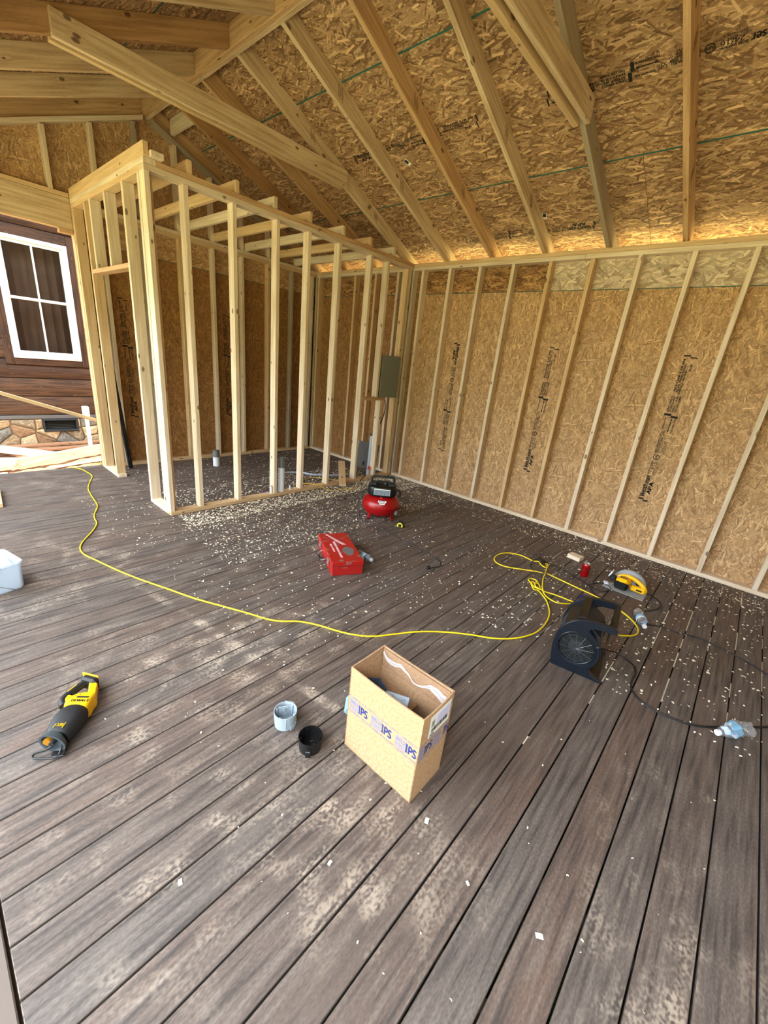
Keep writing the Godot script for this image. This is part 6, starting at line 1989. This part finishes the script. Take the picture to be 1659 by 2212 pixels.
func build_litter() -> void:
	# wood shavings: nobody could count them
	var r := RandomNumberGenerator.new()
	r.seed = 99
	var m := Mb.new()
	m.loft([PackedVector3Array([V(-0.5, 0, -0.22), V(-0.5, 0, 0.22), V(-0.5, 0.07, 0.22), V(-0.5, 0.07, -0.22)]), PackedVector3Array([V(0, 0.16, -0.3), V(0, 0.16, 0.24), V(0, 0.23, 0.24), V(0, 0.23, -0.3)]), PackedVector3Array([V(0.5, 0.03, -0.18), V(0.5, 0.03, 0.26), V(0.5, 0.10, 0.26), V(0.5, 0.10, -0.18)])])
	var chip := m.mesh(20.0)
	# zones: x0, x1, z0, z1, count, smallest, largest
	var zones := [[-3.1, -0.1, 0.02, 0.35, 2800, 0.007, 0.019], [-3.2, -0.3, 0.2, 1.2, 2600, 0.006, 0.017], [-3.05, -0.2, -1.85, -0.1, 1000, 0.008, 0.019], [-3.05, -0.3, -0.7, -0.1, 1300, 0.008, 0.019], [-0.5, -0.01, 0.1, 4.3, 1300, 0.006, 0.017], [-2.3, -0.2, 2.7, 4.3, 800, 0.006, 0.018], [-3.6, -0.6, 0.9, 2.4, 900, 0.005, 0.014], [-2.6, -0.8, 2.2, 3.0, 240, 0.006, 0.015], [-4.3, -2.4, 2.0, 4.2, 90, 0.004, 0.010], [-3.7, -3.0, -0.9, 0.6, 260, 0.006, 0.014], [-0.7, -0.02, 0.0, 0.6, 1500, 0.006, 0.016]]
	var tf := []
	for z in zones:
		for k in z[4]:
			var x := r.randf_range(z[0], z[1])
			var zz := r.randf_range(z[2], z[3])
			var s := r.randf_range(z[5], z[6]) * (0.6 + 0.6 * r.randf())
			var onplate := 0.0
			if zz > -0.09 and zz < 0.0:
				continue
			var b := Basis(Vector3.UP, r.randf() * TAU) * Basis(Vector3.RIGHT, r.randfn(0.0, 0.25)) * Basis(Vector3.BACK, r.randfn(0.0, 0.15))
			b = b.scaled(Vector3.ONE * s)
			b.z *= r.randf_range(0.5, 1.6)
			tf.append(Transform3D(b, V(x, 0.001 + 0.1 * s, zz)))
	var mm := MultiMesh.new()
	mm.transform_format = MultiMesh.TRANSFORM_3D
	mm.mesh = chip
	mm.instance_count = tf.size()
	for i in tf.size():
		mm.set_instance_transform(i, tf[i])
	var o := MultiMeshInstance3D.new()
	o.name = "wood_shavings"
	o.multimesh = mm
	o.material_override = M["shaving"]
	o.set_meta("kind", "stuff")
	o.set_meta("label", "cream wood shavings strewn over the deck")
	add_child(o)
	# sawdust packed into the gaps between boards
	var gp := Mb.new()
	for k in range(-14, 11):
		var z := 3.035 + k * PITCH
		var x := -4.6
		while x < -0.05:
			var right := clampf((x + 4.1) / 2.4, 0.0, 1.0) * clampf((z - 1.2) / 1.6, 0.1, 1.0)
			var L := r.randf_range(0.05, 0.4)
			if r.randf() < 0.03 + 0.55 * right * right:
				gp.bx(x, minf(x + L, -0.02), -0.014, -0.005 - r.randf() * 0.004, z - 0.0031, z + 0.0031)
			x += L + r.randf_range(0.02, 0.25)
	var go := part(gp, "gap_sawdust", M["shaving"])
	go.set_meta("kind", "stuff")
	go.set_meta("label", "sawdust packed in the gaps between deck boards")


# ---------------------------------------------------------------- mill stamps
func stamp(parent: Node, X: Transform3D, s := 1.385, h := 0.95) -> void:
	# X: x along the print, y up the letters, z out of the board; about 1.33 m long
	var k: Material = M["ink"]
	var put := func(txt: String, hh: float, x: float, y: float, w: float, bold: bool) -> void:
		text(txt, hh * h, X * Transform3D(Basis(), V(x * s, y * h, 0)), k, parent, "printed_text", bold, 1.0, false, w * s)
	var bars := Mb.new()
	bars.T = X
	for b in [[-0.012, 0.0, 0.015, 0.06], [-0.024, -0.012, -0.03, 0.015], [0.575, 0.59, 0.015, 0.075], [0.563, 0.578, -0.045, 0.015], [0.948, 0.956, 0.015, 0.07], [0.938, 0.945, -0.04, 0.015]]:
		bars.bx(b[0] * s, b[1] * s, b[2] * h, b[3] * h, -0.0002, 0.0005)
	# double-headed arrow of the strength axis
	bars.bx(0.475 * s, 0.555 * s, -0.002 * s, 0.003 * s, -0.0002, 0.0005)
	bars.prism(PackedVector2Array([Vector2(0.468 * s, 0.0005 * h), Vector2(0.483 * s, 0.010 * h), Vector2(0.483 * s, -0.009 * h)]), 0.0007, Transform3D())
	bars.prism(PackedVector2Array([Vector2(0.562 * s, 0.0005 * h), Vector2(0.547 * s, -0.009 * h), Vector2(0.547 * s, 0.010 * h)]), 0.0007, Transform3D())
	# ring round the mark
	var rg := PackedVector3Array()
	for q in 28:
		rg.append(V(0.295 * s + 0.024 * cos(TAU * q / 28), 0.022 * h + 0.024 * sin(TAU * q / 28), 0.0002))
	bars.tube(rg, 0.003, 4, true)
	part(bars, "printed_bars", k, parent)
	put.call("Westfraser", 0.040, 0.01, 0.035, 0.155, true)
	put.call("APA", 0.034, 0.035, -0.012, 0.085, true)
	put.call("RATED SHEATHING", 0.014, 0.175, 0.044, 0.09, true)
	put.call("24/16", 0.026, 0.185, 0.020, 0.075, false)
	put.call("SIZED FOR SPACING", 0.013, 0.165, 0.000, 0.10, false)
	put.call("EXPOSURE 1", 0.013, 0.18, -0.018, 0.07, false)
	put.call("APA", 0.016, 0.281, 0.022, 0.028, true)
	put.call("MILL 595 RATED", 0.014, 0.325, 0.044, 0.10, true)
	put.call("SHEATHING SPAN", 0.014, 0.325, 0.026, 0.105, true)
	put.call("PS 2-18 EXPOSURE", 0.013, 0.325, 0.008, 0.11, false)
	put.call("7/16 CAT", 0.026, 0.325, -0.018, 0.085, false)
	put.call("595", 0.030, 0.440, 0.035, 0.035, false)
	put.call("STRENGTH AXIS", 0.013, 0.485, 0.050, 0.08, true)
	put.call("THIS DIRECTION", 0.013, 0.465, -0.030, 0.095, true)
	put.call("SPACE PANELS", 0.015, 0.60, 0.055, 0.10, true)
	put.call("AT ENDS AND", 0.015, 0.60, 0.035, 0.10, true)
	put.call("EDGES 1/8 IN", 0.015, 0.60, 0.013, 0.10, true)
	put.call("THIS SIDE DOWN", 0.015, 0.60, -0.010, 0.10, true)
	put.call("ALLOW 1/8 IN", 0.015, 0.73, 0.055, 0.20, true)
	put.call("AT ALL PANEL EDGES", 0.015, 0.73, 0.034, 0.17, true)
	put.call("UNLESS NOTED", 0.015, 0.72, 0.013, 0.14, true)
	put.call("D-D", 0.015, 0.86, -0.012, 0.04, true)


func build_stamps() -> void:
	# right wall: x along the print goes up the wall; letters read with their tops towards the far end
	for q in [[2, 0.735, 1.845, -1.0], [3, 1.985, 0.565, 1.0], [4, 3.20, 0.565, 1.0]]:
		var up: float = q[3]
		var X := Transform3D(Basis(V(0, up, 0), V(0, 0, -up), V(-1, 0, 0)), V(0.0890, q[2], q[1]))
		stamp(wall_panels[q[0]], X)
	# behind the doorway, on the back wall
	stamp(wall_panels[7], Transform3D(Basis(V(0, 1, 0), V(-1, 0, 0), V(0, 0, 1)), V(-2.72, 0.62, ZB - 0.0888)))
	stamp(wall_panels[8], Transform3D(Basis(V(0, 1, 0), V(-1, 0, 0), V(0, 0, 1)), V(-1.46, 0.62, ZB - 0.0888)))
	# roof: print runs along z on the underside
	var al := atan(SL)
	var c := get_node("ceiling")
	for q in [[-1.155, 0.08, 1.0], [-0.055, 0.73, -1.0], [-1.18, 2.0, -1.0], [-1.18, 4.3, 1.0]]:
		var x: float = q[0]
		var out := V(-sin(al), -cos(al), 0)
		var along := V(0, 0, q[2])
		var up := out.cross(along)
		stamp(c, Transform3D(Basis(along, up, out), V(x, under(x) + 0.1518, q[1] if q[2] > 0 else q[1] + 1.38)), 1.44)
	# small paper stickers on the sheathing
	for q in [[-1.01, 0.61, 0.5], [-0.21, 1.705, -0.3]]:
		var x: float = q[0]
		var out := V(-sin(al), -cos(al), 0)
		var B := Basis(V(0, 0, 1), out.cross(V(0, 0, 1)), out).rotated(out, q[2])
		var st := part(Mb.new().box(Vector3.ZERO, V(0.045, 0.07, 0.001)), "paper_sticker", M["white"], c)
		st.transform = Transform3D(B, V(x, under(x) + 0.1518, q[1]))
		part(Mb.new().box(V(0, 0.01, 0.0008), V(0.032, 0.042, 0.0006)), "sticker_print", M["charcoal"], st)


func _ready() -> void:
	rng.seed = 4242
	var cam := Camera3D.new()
	cam.name = "camera"
	cam.position = Vector3(-4.5687, 1.5519, 3.7992)
	cam.rotation = Vector3(-0.3474, -0.869, 0.1086)
	cam.fov = rad_to_deg(2.0 * atan(1106.0 / 884.4924))
	cam.near = 0.05
	cam.far = 200.0
	cam.current = true
	add_child(cam)
	var env := Environment.new()
	var sm := ProceduralSkyMaterial.new()
	sm.sky_top_color = Color(0.93, 0.97, 1.0)
	sm.sky_horizon_color = Color(0.74, 0.78, 0.82)
	sm.ground_bottom_color = Color(0.35, 0.34, 0.28)
	sm.ground_horizon_color = Color(0.55, 0.55, 0.5)
	sm.sky_curve = 0.2
	var sky := Sky.new()
	sky.sky_material = sm
	env.background_mode = Environment.BG_SKY
	env.sky = sky
	env.background_energy_multiplier = 1.0
	env.tonemap_mode = Environment.TONE_MAPPER_LINEAR
	env.tonemap_exposure = 11.5
	env.sdfgi_enabled = true
	env.ssao_enabled = true
	env.ssil_enabled = true
	var we := WorldEnvironment.new()
	we.name = "environment"
	we.environment = env
	add_child(we)
	var sun := DirectionalLight3D.new()
	sun.name = "sun"
	sun.light_color = Color(1.0, 0.95, 0.87)
	sun.light_energy = 1.0
	sun.light_angular_distance = 1.5
	sun.shadow_enabled = true
	add_child(sun)
	sun.look_at_from_position(Vector3(6.2, 7.8, 0.6), Vector3.ZERO)
	make_materials()
	outside_materials()
	object_materials()
	build_floor()
	build_right_wall()
	build_back_wall()
	build_roof()
	build_inner_room()
	build_left_side()
	build_front_end()
	build_outside()
	build_stamps()
	build_blower()
	build_compressor()
	build_red_case()
	build_cardboard_box()
	build_round_boxes()
	build_reciprocating_saw()
	build_circular_saw()
	build_cords()
	build_small_things()
	build_room_things()
	build_litter()
